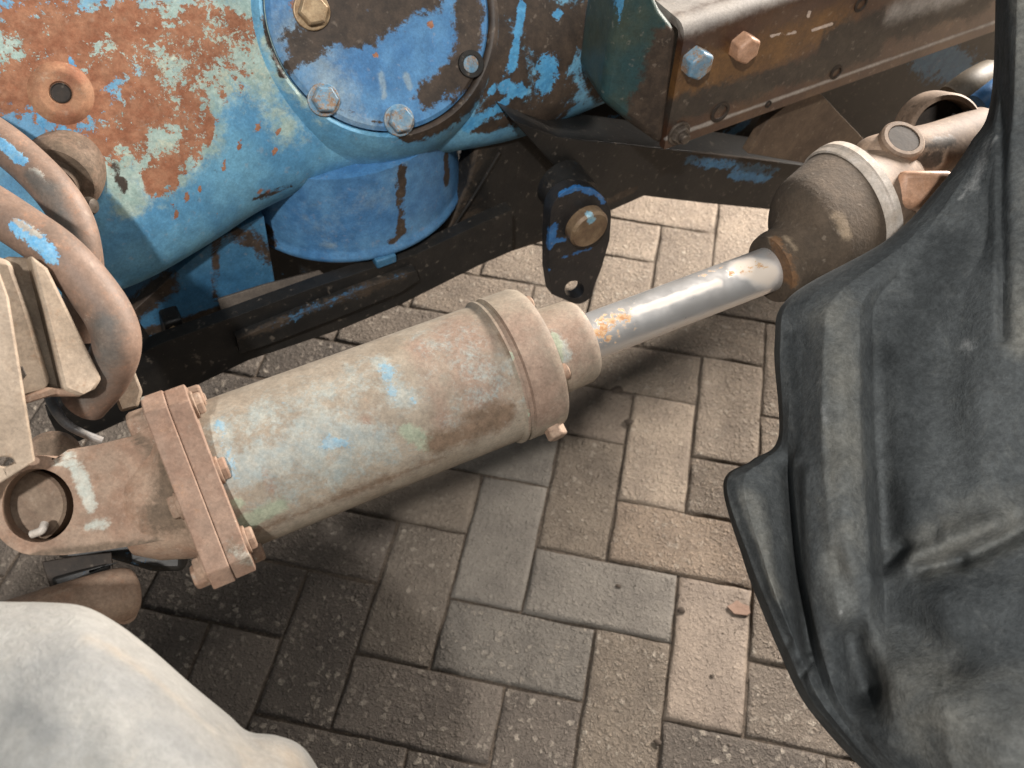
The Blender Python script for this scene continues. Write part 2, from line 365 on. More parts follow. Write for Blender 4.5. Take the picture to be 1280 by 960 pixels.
def rubber(name, a, b, dusty, dust, scale, clean_shade=(0.034, 0.038, 0.040), gs=1.0):
    m = Mat(name); n1 = m.noise(scale, 9, 0.65); n2 = m.noise(scale * 4, 8, 0.7, dist=1.0); n3 = m.noise(420, 4, 0.7)
    col = m.mix(m.map(n1, 0.3, 0.7), a, b)
    f = m.math('MULTIPLY_ADD', m.math('SUBTRACT', n2, 0.5), 1.8, -0.35); f = m.math('ADD', f, m.attr('dust'))
    col = m.mix(m.map(f, -0.55, 0.6, 0, 0.85), col, m.mix(m.map(n1, 0.4, 0.6), dusty, dust))
    scuff = m.math('ADD', m.attr('scuff'), m.math('MULTIPLY_ADD', m.math('SUBTRACT', m.noise(95, 7, 0.75), 0.5), 2.4, -0.35))
    col = m.mix(m.map(scuff, -0.25, 0.8, 0, 0.65), col, (0.34, 0.345, 0.34))
    col = m.mix(m.map(m.noise(38, 10, 0.8, dist=1.5), 0.50, 0.68, 0, 0.5), col, dusty)
    col = m.mix(m.map(m.noise(150, 6, 0.8), 0.40, 0.28, 0, 0.5 * gs), col, a)
    col = m.mix(m.map(m.voro(300)[0], 0.08, 0.0, 0, 0.45), col, (0.33, 0.32, 0.29))
    col = m.mix(m.map(m.math('ADD', m.attr('clean_shade'), m.math('MULTIPLY_ADD', m.math('SUBTRACT', m.noise(60, 8, 0.75), 0.5), 1.4, -0.2)), -0.35, 0.45, 0, 0.85), col, clean_shade)
    gr = m.math('MULTIPLY', m.map(m.noise(260, 8, 0.85), 0.3, 0.7, 0.72, 1.30), m.map(m.noise(50, 8, 0.8, dist=1.2), 0.3, 0.7, 0.80, 1.22))
    vm = m.n.new('ShaderNodeVectorMath'); vm.operation = 'SCALE'; m.t.links.new(col, vm.inputs[0]); m.put(vm.inputs['Scale'], m.math('MULTIPLY_ADD', m.math('SUBTRACT', gr, 1.0), gs, 1.0)); col = vm.outputs[0]
    crack = m.map(m.attr('crack'), 0.0, 0.6); col = m.mix(crack, col, (0.025, 0.025, 0.024))
    h = m.math('ADD', m.math('MULTIPLY', n2, 0.8), m.math('MULTIPLY', n3, 0.25)); h = m.math('MULTIPLY_ADD', crack, -1.6, h)
    h = m.math('MULTIPLY_ADD', m.noise(1400, 2, 0.6), 0.10, h)
    return m.done(col, m.map(n2, 0.3, 0.7, 0.80, 0.97), h, 0.7, 0.004, 0, 0.2)
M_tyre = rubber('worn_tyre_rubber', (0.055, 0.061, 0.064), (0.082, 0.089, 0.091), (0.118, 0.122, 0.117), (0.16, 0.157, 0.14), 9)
M_tyre2 = rubber('dusty_pale_rubber', (0.245, 0.245, 0.235), (0.295, 0.292, 0.275), (0.32, 0.305, 0.275), (0.36, 0.305, 0.24), 10, (0.205, 0.21, 0.208), 0.4)

def paver_mat():
    m = Mat('concrete_paver'); oi = m.n.new('ShaderNodeObjectInfo')
    # every paver is told apart by its own colour and its own piece of the noise
    mp = m.n.new('ShaderNodeVectorMath'); mp.operation = 'MULTIPLY_ADD'; m.t.links.new(oi.outputs['Location'], mp.inputs[0])
    mp.inputs[1].default_value = (3.7, 5.1, 2.3); m.t.links.new(m.co, mp.inputs[2]); co = mp.outputs[0]
    dv = m.n.new('ShaderNodeTexNoise'); dv.inputs['Scale'].default_value = 170; dv.inputs['Detail'].default_value = 4; m.t.links.new(co, dv.inputs['Vector'])
    wv = m.n.new('ShaderNodeVectorMath'); wv.operation = 'MULTIPLY_ADD'; m.t.links.new(dv.outputs['Color'], wv.inputs[0]); wv.inputs[1].default_value = (.011, .011, .011); m.t.links.new(co, wv.inputs[2]); cw = wv.outputs[0]
    big = m.noise(16, 6, 0.6, co); fine = m.noise(330, 8, 0.82, co); mid = m.noise(95, 6, 0.75, co)
    stone = m.voro(95, co=cw); st2 = m.voro(210, co=cw)
    rough = oi.outputs['Alpha']
    col = m.mix(m.map(big, 0.3, 0.7), (0.72, 0.70, 0.68), (1.06, 1.04, 1.0))
    col = m.mix(m.map(fine, 0.32, 0.62), m.mix(0.55, col, (0.30, 0.25, 0.20)), col)
    col = m.mix(m.map(mid, 0.55, 0.75, 0, 0.3), col, (1.25, 1.2, 1.12))
    n = m.n.new('ShaderNodeMix'); n.data_type = 'RGBA'; n.blend_type = 'MULTIPLY'; n.inputs['Factor'].default_value = 1
    m.put(n.inputs[6], col); m.t.links.new(oi.outputs['Color'], n.inputs[7]); col = n.outputs[2]
    pick = m.map(stone[1], 0.45, 0.6); big_s = m.math('MULTIPLY', m.map(stone[0], 0.42, 0.30), pick)
    pick2 = m.map(st2[1], 0.5, 0.62); sml_s = m.math('MULTIPLY', m.map(st2[0], 0.38, 0.25), pick2)
    both = m.math('MAXIMUM', big_s, m.math('MULTIPLY', sml_s, 0.9)); s1 = m.math('MULTIPLY', both, rough)
    scol = m.mix(m.map(stone[1], 0.4, 0.9), (0.30, 0.25, 0.20), (0.52, 0.46, 0.38))
    col = m.mix(m.math('MULTIPLY', s1, m.map(mid, 0.35, 0.6, 0.15, 0.75)), col, scol)
    pit = m.math('MULTIPLY', m.map(m.noise(260, 4, 0.7, cw), 0.40, 0.30), m.math('MULTIPLY_ADD', rough, 0.7, 0.15))
    col = m.mix(m.math('MULTIPLY', pit, 0.7), col, (0.06, 0.048, 0.038))
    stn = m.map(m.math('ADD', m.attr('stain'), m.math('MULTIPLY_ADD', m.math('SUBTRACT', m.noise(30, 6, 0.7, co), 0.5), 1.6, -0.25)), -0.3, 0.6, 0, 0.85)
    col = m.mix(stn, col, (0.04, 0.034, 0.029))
    g1 = m.voro(150, co=cw); g2 = m.voro(320, co=cw)
    k1 = m.math('MULTIPLY', m.map(g1[0], 0.55, 0.12), m.map(g1[1], 0.15, 0.95, smooth=False)); k2 = m.math('MULTIPLY', m.map(g2[0], 0.55, 0.10), m.map(g2[1], 0.15, 0.95, smooth=False))
    tone = m.math('MULTIPLY_ADD', m.math('ADD', m.math('MULTIPLY', k1, 0.6), m.math('MULTIPLY', k2, 0.6)), m.math('MULTIPLY', rough, 0.85), m.math('MULTIPLY_ADD', rough, -0.30, 1.0))
    vm = m.n.new('ShaderNodeVectorMath'); vm.operation = 'SCALE'; m.t.links.new(col, vm.inputs[0]); m.put(vm.inputs['Scale'], tone); col = vm.outputs[0]
    h = m.math('ADD', m.math('MULTIPLY', fine, 0.35), m.math('MULTIPLY', both, 0.30)); h = m.math('ADD', h, m.math('MULTIPLY', k1, 0.75)); h = m.math('ADD', h, m.math('MULTIPLY', k2, 0.5))
    h = m.math('MULTIPLY_ADD', mid, 0.5, h); h = m.math('MULTIPLY_ADD', pit, -0.45, h)
    h = m.math('MULTIPLY', h, m.math('MULTIPLY_ADD', rough, 0.8, 0.2))
    return m.done(col, m.map(fine, 0.3, 0.7, 0.55, 0.88), h, 1.0, 0.0065, 0, 0.5)
M_paver = paver_mat()
def sand_mat():
    m = Mat('joint_sand'); n = m.noise(300, 6, 0.8)
    col = m.mix(m.map(n, 0.3, 0.7), (0.025, 0.019, 0.014), (0.13, 0.10, 0.075)); return m.done(col, 0.95, n, 0.8, 0.004)
M_sand = sand_mat()
def far_mat():
    m = Mat('distant_paving'); br = m.n.new('ShaderNodeTexBrick'); m.t.links.new(m.co, br.inputs['Vector'])
    br.inputs['Scale'].default_value = 10; br.inputs['Brick Width'].default_value = 2; br.inputs['Row Height'].default_value = 1; br.inputs['Mortar Size'].default_value = 0.03
    br.inputs['Color1'].default_value = (0.34, 0.28, 0.22, 1); br.inputs['Color2'].default_value = (0.27, 0.22, 0.17, 1); br.inputs['Mortar'].default_value = (0.05, 0.04, 0.03, 1)
    return m.done(m.mix(m.map(m.noise(60, 6), 0.3, 0.7, 0, 0.4), br.outputs['Color'], (0.2, 0.16, 0.12)), 0.9, m.noise(240, 5), 0.5, 0.003)
M_far = far_mat()
def debris_mat(name, a, b):
    m = Mat(name); return m.done(m.mix(m.noise(120, 4), a, b), 0.85, m.noise(200, 4), 0.5, 0.002)

# ------------------------------------------------------------------ ground and paving
def ground():
    x0, x1, y0, y1 = -0.795, 1.295, -0.795, 1.795; B = 40
    V = []; F = []
    for (a, b, c, d) in ((-B, x0, -B, B), (x1, B, -B, B), (x0, x1, -B, y0), (x0, x1, y1, B)):
        k = len(V); V += [(a, c, 0), (b, c, 0), (b, d, 0), (a, d, 0)]; F.append([k, k + 1, k + 2, k + 3])
    o = mesh('ground', V, F, M_far, smooth=0); o['kind'] = 'structure'
    o = mesh('sand_bed', [(x0 - .3, y0 - .3, -0.0055), (x1 + .3, y0 - .3, -0.0055), (x1 + .3, y1 + .3, -0.0055), (x0 - .3, y1 + .3, -0.0055)], [[0, 1, 2, 3]], M_sand, smooth=0); o['kind'] = 'structure'
ground()
pav = bpy.data.objects.new('pavement', None); COL.objects.link(pav); pav['kind'] = 'structure'
def paver_mesh(seed):
    r = random.Random(seed + 50); hx, hy = 0.0987, 0.0487; N = 7; M_ = 4
    def loop(ins, z, j):
        P = []
        for i in range(N): P.append((-hx + ins + (2 * hx - 2 * ins) * i / N, -hy + ins))
        for i in range(M_): P.append((hx - ins, -hy + ins + (2 * hy - 2 * ins) * i / M_))
        for i in range(N): P.append((hx - ins - (2 * hx - 2 * ins) * i / N, hy - ins))
        for i in range(M_): P.append((-hx + ins, hy - ins - (2 * hy - 2 * ins) * i / M_))
        return [(x + r.uniform(-j, j), y + r.uniform(-j, j), z) for x, y in P]
    L = [loop(0, -0.05, 0), loop(0, -0.0052, .0013), loop(0.0010, -0.0020, .0013), loop(0.0030, -0.0004, .0012), loop(0.008, 0, .0005)]
    n = len(L[0])
    V, F = rings([np.array(l) for l in L], cap=False)
    F.append([4 * n + i for i in range(n)])
    me = bpy.data.meshes.new('paver'); me.from_pydata(V.tolist(), [], F); me.materials.append(M_paver); me.shade_smooth()
    return me
PM = [paver_mesh(s) for s in range(6)]
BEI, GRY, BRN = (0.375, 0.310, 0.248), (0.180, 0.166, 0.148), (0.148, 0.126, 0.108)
# (kind, cell x, cell y): colour, pebble
SPEC = {('V', 0, 0): (GRY, 0.05), ('H', 1, 0): (GRY, 0.12), ('V', 3, -1): ((0.25, 0.205, 0.168), 0.10), ('V', 1, 1): ((0.20, 0.165, 0.13), 0.45), ('H', 0, -1): (GRY, 0.45),
        ('V', 2, -2): ((0.24, 0.20, 0.16), 0.85), ('H', -1, 2): (GRY, 0.15), ('H', 2, 1): ((0.33, 0.26, 0.2), 0.7), ('V', 2, 2): (BEI, 0.35), ('V', -1, -1): ((0.21, 0.18, 0.15), 0.6),
        ('H', -2, 1): ((0.19, 0.16, 0.13), 0.2), ('H', 0, 3): ((0.22, 0.18, 0.145), 0.2)}
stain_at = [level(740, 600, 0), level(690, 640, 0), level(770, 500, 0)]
cells = []
for k in range(-9, 15):
    for q in range(-8, 8):
        y = k + 4 * q; cells.append(('V', k, y)); cells.append(('H', k + 1, y))
n_p = 0
for kind, x, y in cells:
    wx, wy = (1, 2) if kind == 'V' else (2, 1)
    cx, cy = (x + wx / 2) / 10, (y + wy / 2) / 10
    if not (-0.8 < cx < 1.3 and -0.8 < cy < 1.8): continue
    me = rng.choice(PM)
    o = bpy.data.objects.new('paver', me); COL.objects.link(o); o.parent = pav
    o.location = (cx, cy, rng.uniform(-0.0035, 0.0))
    o.rotation_euler = (rng.gauss(0, .005), rng.gauss(0, .005), (math.pi / 2 if kind == 'V' else 0) + rng.choice((0, math.pi)) + rng.gauss(0, .006))
    far = min(1, max(0, (cy * 0.8 + cx * 0.6 - 0.1) / 0.35))  # far right paler, near left browner: ground light and shade put into colour
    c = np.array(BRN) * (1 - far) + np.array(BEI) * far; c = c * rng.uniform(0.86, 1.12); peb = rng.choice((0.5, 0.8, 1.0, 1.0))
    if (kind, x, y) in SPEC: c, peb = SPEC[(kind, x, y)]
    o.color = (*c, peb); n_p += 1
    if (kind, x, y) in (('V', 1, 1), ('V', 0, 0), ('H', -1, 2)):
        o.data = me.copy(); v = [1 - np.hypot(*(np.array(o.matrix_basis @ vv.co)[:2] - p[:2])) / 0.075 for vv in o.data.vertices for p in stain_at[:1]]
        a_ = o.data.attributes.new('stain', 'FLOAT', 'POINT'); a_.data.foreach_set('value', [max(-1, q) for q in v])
    elif 'stain' not in me.attributes:
        a_ = me.attributes.new('stain', 'FLOAT', 'POINT'); a_.data.foreach_set('value', [-1.0] * len(me.vertices))

# ------------------------------------------------------------------ tractor directions
rl0 = level(830, 187, 0.60); rl1 = level(1240, 40, 0.60)
XT = unit(rl1 - rl0); YT = np.cross(UP, XT)                      # along the frame, and away from the viewer
FRONT = -YT
def vplate(px, ref, thick, holes=()):                              # upright plate facing the viewer, through ref (x, y, depth)
    return pslab(px, at(*ref), FRONT, thick, holes)

# ------------------------------------------------------------------ gear housing
hb = at(190, 338, 0.86); NH = unit(FRONT * math.cos(math.radians(35)) + UP * math.sin(math.radians(35))); UH = unit(np.cross(XT, NH))
if UH[2] < 0: UH = -UH
gh = thing('gear_housing', 'large rusty blue gearbox casting with a round bolted side cover', 'gearbox', tuple(hb - UP * 0.05))
def housing():
    edge = [(-160, 470), (60, 400), (130, 372), (190, 342), (270, 295), (340, 257), (450, 217), (560, 190), (640, 170), (700, 150), (770, 125), (800, 115)]
    B = spline([hit(x, y, hb, NH) for x, y in edge], 10)
    R = []; m = 96
    for i, b in enumerate(B):
        th = np.linspace(-math.pi, math.pi, m, endpoint=False); ce = np.cos(th); se = np.sin(th)
        f = i / (len(B) - 1); a_u = 0.19 - 0.045 * max(0, (f - 0.72) / 0.28); a_n = 0.085
        p = 0.72
        cu = np.sign(se) * np.abs(se) ** p * a_u; cn = np.sign(ce) * np.abs(ce) ** p * a_n
        c = b + UH * (a_u - 0.004) - NH * 0.045
        bul = 1 + 0.02 * np.sin(f * 14 + th * 2)
        R.append(c + (cu * bul)[:, None] * UH + cn[:, None] * NH)
    return rings(R)
V, F = housing(); casing = mesh('casing', V, F, M_house, gh, 60)
paint(casing, 'rust', [(40, 20, 330, 0, 75), (60, 60, 260, 50, 80), (130, 130, 250, 120, 52), (120, 165, 190, 130, 45), (200, 225, 250, 170, 26), (20, 120, 120, 115, 42), (268, 182, 12), (313, 45, 22), (300, 30, 340, 0, 40), (160, 175, 40), (288, 205, 5), (346, 198, 4), (352, 176, 4), (262, 240, 5), (228, 228, 6), (245, 195, 5), (312, 180, 4), (330, 165, 5), (275, 150, 8), (285, 128, 9), (240, 250, 4), (230, 272, 4)])
paint(casing, 'pale', [(20, 55, 330, 20, 60), (220, 130, 320, 60, 70), (250, 170, 200, 215, 45), (150, 200, 170, 245, 30), (190, 160, 60), (340, 120, 370, 160, 30, 0.5)])
paint(casing, 'fleck', [(10, 50, 110, 55, 26), (140, 90, 225, 130, 34), (210, 60, 320, 40, 46), (170, 190, 230, 180, 34), (230, 100, 320, 90, 40), (90, 20, 150, 60, 22), (250, 20, 330, 10, 30)])
paint(casing, 'rust2', [(0, 112, 60, 118, 26), (75, 118, 28), (195, 232, 225, 205, 10), (330, 250, 345, 246, 5)])
paint(casing, 'grime', [(620, 0, 640, 130, 62), (690, 20, 700, 140, 60), (760, 0, 770, 120, 48), (650, 20, 780, 60, 50), (560, 110, 700, 150, 18), (640, 60, 640, 120, 60), (600, 168, 690, 148, 14), (330, 256, 520, 204, 9, 0.8), (150, 205, 165, 240, 10, 0.7)])
paint(casing, 'chip', [(657, 20, 648, 85, 9), (695, 85, 690, 115, 22), (600, 130, 570, 150, 10), (640, 115, 660, 122, 14), (775, 30, 790, 110, 16), (745, 35, 750, 60, 12), (590, 165, 640, 140, 12), (700, 30, 10), (620, 125, 6), (0, 88, 40, 76, 9), (40, 76, 95, 80, 8), (95, 80, 112, 98, 8), (60, 150, 95, 165, 8)])

# round side cover
cc = hit(480, 14, hb + NH * 0.049, NH); RCOV = 0.108
u_, v_ = frame(NH)
rim = lathe(cc, NH, [(-0.07, RCOV + 0.040), (-0.03, RCOV + 0.026), (-0.010, RCOV + 0.013), (-0.003, RCOV + 0.006), (-0.004, RCOV + 0.003), (-0.007, RCOV + 0.0015), (-0.07, RCOV + 0.0015)], 72, cap=False)
o = mesh('cover_rim', *rim, M_house, gh, 60)
paint(o, 'pale', [(345, 60, 380, 130, 18, 0.5), (400, 150, 20, 0.4)]); paint(o, 'grime', [(620, 0, 610, 100, 60), (520, 160, 600, 130, 30), (352, 20, 362, 100, 9, 0.7)])
for a_ in ('rust', 'fleck', 'rust2', 'chip'): paint(o, a_, [(-900, -900, 1)])
cov = mesh('cover_plate', *lathe(cc, NH, dense([(-0.04, RCOV), (-0.006, RCOV), (-0.003, RCOV - 0.004), (-0.0025, 0.004)], 0.004), 120), M_cover, gh, 35)
paint(cov, 'pale', [(380, 60, 430, 130, 55, 0.6), (430, 150, 480, 160, 22, 0.6), (490, 95, 492, 125, 6), (519, 100, 521, 118, 6), (400, 40, 50, 0.6)])
paint(cov, 'grime', [(390, 60, 500, 25, 34), (480, 35, 545, -5, 38), (370, 90, 400, 60, 16, 0.7), (420, 145, 500, 165, 6, 0.7), (600, 20, 590, 100, 34), (590, 95, 545, 125, 24), (575, 110, 30), (430, 20, 520, -20, 40)])
paint(cov, 'rust', [(480, 76, 6), (548, 40, 8), (392, 12, 24, 0.8)])
for (x, y, mt, r) in ((392, 12, M_boltgold, 0.0140), (407, 124, M_boltblue, 0.0125), (502, 150, M_boltblue, 0.0125)):
    p = hit(x, y, cc + NH * 0.007, NH); mesh('bolt', *hexbolt(p - NH * 0.009, NH, r, 0.012, r * 1.22, rng.uniform(0, 1)), mt, cov, 30, bevel=0.0012)
p = hit(588, 80, cc - NH * 0.002, NH)
bh = mesh('bolt_hole_collar', *lathe(p, NH, [(-0.004, 0.013), (0.003, 0.013), (0.003, 0.0085), (-0.004, 0.0085)], 28, cap=False), M_dark, cov, 40)
mesh('plug', *lathe(p, NH, [(-0.006, 0.0084), (0.0005, 0.0084), (0.001, 0.006)], 20), M_boltblue, cov, 40, label='bright blue plug in an empty bolt hole')

# threaded boss on the far left
pb = hit(76, 116, hb + NH * 0.0445, NH)
bs_ = mesh('threaded_boss', *lathe(pb, NH, dense([(-0.03, 0.030), (-0.006, 0.027), (-0.001, 0.022), (0.0012, 0.018), (0.0005, 0.0095), (-0.0015, 0.0085), (-0.0015, 0.0002)], 0.002), 64), M_rusty2, gh, 35)
mesh('boss_thread', *lathe(pb - NH * 0.0013, NH, [(-0.001, 0.0083), (0.0008, 0.0083), (0.0012, 0.0075), (0.0002, 0.0070), (0.0002, 0.0002)], 28), M_hole, bs_, 40)
for a_ in ('pale', 'grime'): paint(bs_, a_, [(-900, -900, 1)])

# sump bowl under the casting
zb = level(437, 228, 0.44); R_b = np.linalg.norm(level(576, 228, 0.44) - zb)
sump = mesh('sump_bowl', *lathe(zb + UP * 0.11, -UP, dense([(0, R_b * 0.98), (0.10, R_b), (0.104, R_b * 1.02), (0.109, R_b * 1.02), (0.114, R_b * 0.99), (0.120, R_b * 0.9), (0.122, 0.01)], 0.006), 96), M_cover, gh, 40)
paint(sump, 'pale', [(400, 300, 500, 240, 40, 0.25), (300, 300, 420, 318, 8, 0.6)]); paint(sump, 'rust', [(-900, -900, 1)])
paint(sump, 'grime', [(507, 220, 512, 300, 10), (330, 318, 500, 312, 8), (570, 200, 570, 230, 12), (300, 290, 330, 300, 14)])
mesh('sump_lip', *box(level(480, 322, 0.4345), XT * 0.012, YT * 0.008, UP * 0.006), M_blue, gh, 30, bevel=0.002)
# lower blue leg of the casting
leg = mesh('casting_leg', *refine(vplate([(165, 390), (215, 345), (270, 300), (330, 270), (345, 360), (300, 385), (250, 402), (190, 425)], (260, 340, 0.95), 0.12), 0.012), M_blue, gh, 30, bevel=0.006)  # leg paint and left end darkened for the shade under the casting
paint(leg, 'grime', [(268, 300, 275, 385, 9), (170, 400, 190, 350, 34), (300, 300, 340, 330, 20, 0.7), (190, 425, 300, 390, 10)])

# ------------------------------------------------------------------ frame rail (bent steel channel)
r0 = at(830, 187, 0.95)
rail = thing('frame_rail', 'brown steel frame rail bolted to the right end of the blue gearbox', 'frame rail', tuple(r0))
top_fold = hit(852, 34, r0, FRONT); H = np.dot(top_fold - r0, UP)
def rail_mesh():
    n_s = 120; Ln = 0.75; r = 0.014; prof = []
    for z in np.linspace(0, H - r, 28): prof.append((0, z))
    for a in np.linspace(0, math.pi / 2, 7)[1:]: prof.append((r - r * math.cos(a), H - r + r * math.sin(a)))
    for y in np.linspace(r, 0.13, 18)[1:]: prof.append((y, H))
    t = 0.009
    inner = [(y + t if i < 28 else y, z) for i, (y, z) in enumerate(prof)]
    inner = [(t, z) for _, z in prof[:28]] + [(r - (r - t) * math.cos(a), H - r + (r - t) * math.sin(a)) for a in np.linspace(0, math.pi / 2, 7)[1:]] + [(y, H - t) for y in np.linspace(r, 0.13, 18)[1:]]
    loop = prof + inner[::-1]
    R = []
    for s in np.linspace(0, Ln, n_s): R.append(np.array([r0 + XT * s + YT * y + UP * z for y, z in loop]))
    V, F = rings(R)
    return V, [f[::-1] for f in F]
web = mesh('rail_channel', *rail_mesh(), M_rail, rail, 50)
paint(web, 'ochre', [(860, 110, 980, 75, 48), (900, 100, 1050, 40, 40)])
paint(web, 'dust', [(820, 5, 1000, -60, 30, 1.0), (850, 20, 1000, -30, 22), (1000, -10, 1100, -40, 18), (830, 186, 900, 160, 5), (900, 160, 1100, 92, 4, 0.8), (1100, 92, 1250, 38, 4, 0.7), (1130, 20, 1220, 0, 22, 0.55)])  # pale strokes paint in the lit top fold and lit lower edge
paint(web, 'grime', [(850, 150, 1100, 70, 34), (1050, 60, 1240, 10, 40)])
paint(web, 'scratch', [(972, 56, 1000, 50, 3), (1027, 46, 1045, 42, 3), (1018, 30, 1022, 24, 3)])
for (x, y, mt, r, h, wsh) in ((868, 76, M_boltblue, 0.0155, 0.013, 0), (927, 57, M_boltpink, 0.015, 0.013, 0)):
    mesh('bolt', *hexbolt(hit(x, y, r0 + FRONT * 0.002, FRONT), FRONT, r, h, wsh, 0.5), mt, web, 30, bevel=0.0012)
p = hit(848, 166, r0, FRONT); mesh('bolt', *join(hexbolt(p, FRONT, 0.0105, 0.008, 0.0135, 0.2), lathe(p, FRONT, [(0.006, 0.006), (0.013, 0.006), (0.014, 0.005)], 16)), M_boltdark, web, 30)
for (x, y, r) in ((900, 140, 0.0085), (1045, 90, 0.006), (1076, 5, 0.006), (960, 130, 0.003)):
    p = hit(x, y, r0, FRONT)
    mesh('bolt_hole', *lathe(p, FRONT, [(-0.002, r * 1.45), (0.0012, r * 1.4), (0.0018, r), (-0.0015, r * .9), (-0.0018, 0.0002)], 24), M_hole, web, 40)
# end bracket of the casting against the rail
eb = thing('rail_bracket', 'teal and grimy end bracket between blue gearbox and brown rail', 'bracket', tuple(at(800, 170, 0.97)))
o = mesh('bracket_plate', *slab([hit(x, y, r0 - XT * 0.001, unit(FRONT - 0.5 * XT)) for x, y in ((795, -60), (815, -10), (829, 20), (848, 42), (829, 186), (792, 160), (752, 128), (762, 60), (775, 0))], unit(-FRONT + 0.2 * XT) * 0.07), M_teal, eb, 30, bevel=0.008, seg=3)
paint(o, 'blue', [(772, 20, 778, 130, 12, 0.8)]); paint(o, 'grime', [(840, 60, 830, 180, 16), (790, 150, 830, 186, 16)])

# ------------------------------------------------------------------ hydraulic cylinder
CA = at(288, 592, 0.66); CB = level(952, 340, CA[2]); AX = unit(CB - CA)
NC = unit(-(ray(288, 592) - AX * np.dot(ray(288, 592), AX))); TC = np.cross(AX, NC)      # towards viewer, and across
if TC[2] > 0: TC = -TC
def sx(px):                                                         # distance along the axis seen at photo column px
    lo, hi = -0.5, 1.2
    for _ in range(50):
        m = (lo + hi) / 2
        if proj([CA + AX * m])[0, 0] < px: lo = m
        else: hi = m
    return lo
hc = thing('hydraulic_cylinder', 'dusty rust-brown steering cylinder with shiny chrome rod in the middle', 'hydraulic cylinder', tuple(CA - UP * 0.06))
RB = 0.0575
s0, s1, s2, s3 = sx(272), sx(618), sx(668), sx(728)
prof = [(s0, RB - 0.001), (s1 - 0.002, RB - 0.0005), (s1, RB + 0.0022), (s1 + 0.002, RB + 0.0022), (s1 + 0.003, RB - 0.001), (s1 + 0.0065, RB - 0.001), (s1 + 0.0075, RB + 0.0022), (s2 - 0.004, RB + 0.0022), (s2, RB + 0.0005), (s2 + 0.0005, 0.03)]
barrel = mesh('barrel', *lathe(CA, AX, dense(prof[:3], 0.004) , 96), M_barrel, hc, 40)
paint(barrel, 'rust', [(560, 400, 620, 520, 52), (520, 420, 560, 540, 24), (340, 590, 350, 620, 10), (470, 520, 480, 560, 10), (600, 410, 50)])
paint(barrel, 'pale', [(272, 520, 300, 600, 26), (300, 580, 420, 560, 44), (400, 520, 470, 560, 44), (300, 520, 460, 460, 40, 0.55), (340, 640, 500, 575, 30, 0.5), (560, 420, 620, 500, 50, 0.3), (470, 440, 510, 490, 22), (430, 600, 450, 550, 30)])
paint(barrel, 'blue', [(482, 445, 495, 478, 15), (268, 515, 300, 600, 12), (420, 560, 440, 560, 14), (352, 492, 4), (530, 500, 10)])
paint(barrel, 'green', [(520, 540, 545, 560, 16), (535, 555, 14), (320, 660, 360, 640, 20), (300, 640, 14)])
paint(barrel, 'grime', [(560, 560, 640, 530, 26), (600, 530, 640, 520, 20, 0.8), (330, 672, 560, 580, 16, 0.55), (640, 540, 590, 560, 16, 0.6), (690, 390, 660, 380, 10, 0.5)])
cap = mesh('end_cap', *lathe(CA, AX, dense(prof[2:], 0.004), 96), M_barrel, hc, 40)
paint(cap, 'rust', [(640, 400, 690, 520, 60)]); paint(cap, 'pale', [(-900, -900, 1)]); paint(cap, 'blue', [(-900, -900, 1)])
paint(cap, 'green', [(628, 440, 652, 530, 5)]); paint(cap, 'grime', [(-900, -900, 1)])
gl = mesh('gland', *lathe(CA, AX, dense([(s2 - 0.004, 0.036), (s2 + 0.006, 0.0365), (s3 - 0.006, 0.0355), (s3 - 0.001, 0.033), (s3, 0.03), (s3 + 0.0005, 0.0205)], 0.004), 64), M_barrel, hc, 40)
paint(gl, 'rust', [(715, 430, 80)]); paint(gl, 'pale', [(695, 405, 715, 455, 13), (705, 425, 14)]); paint(gl, 'green', [(700, 410, 712, 450, 10)])
for a_ in ('blue', 'grime'): paint(gl, a_, [(-900, -900, 1)])
def rimpt(s, r, deg): a = math.radians(deg); return CA + AX * s + r * (math.cos(a) * NC + math.sin(a) * TC)
for (x, deg, rr) in ((s2, 22, 0.047), (s2, -62, 0.047), (s2, 112, 0.047)):
    p = rimpt(x, rr, deg); mesh('screw', *lathe(p, AX, [(-0.002, 0.0062), (0.006, 0.0062), (0.0075, 0.004)], 20), M_rusty, cap, 40)
p = rimpt(sx(652), RB + 0.002, 72); mesh('port_plug', *hexbolt(p, unit(math.cos(1.26) * NC + math.sin(1.26) * TC), 0.0085, 0.009), M_rusty, cap, 30, bevel=0.001)
s4 = sx(972)
rod = mesh('piston_rod', *lathe(CA, AX, dense([(s3 - 0.02, 0.0198), (s4, 0.0198)], 0.004), 64), M_chrome, hc, 40)
paint(rod, 'rust', [(750, 405, 790, 382, 22), (755, 425, 775, 415, 20), (770, 432, 772, 430, 8), (875, 332, 900, 322, 6, 0.8), (915, 330, 960, 318, 9, 0.7)])
paint(rod, 'dust', [(735, 400, 745, 450, 10), (930, 320, 975, 345, 22), (800, 378, 900, 340, 7, 0.6)])

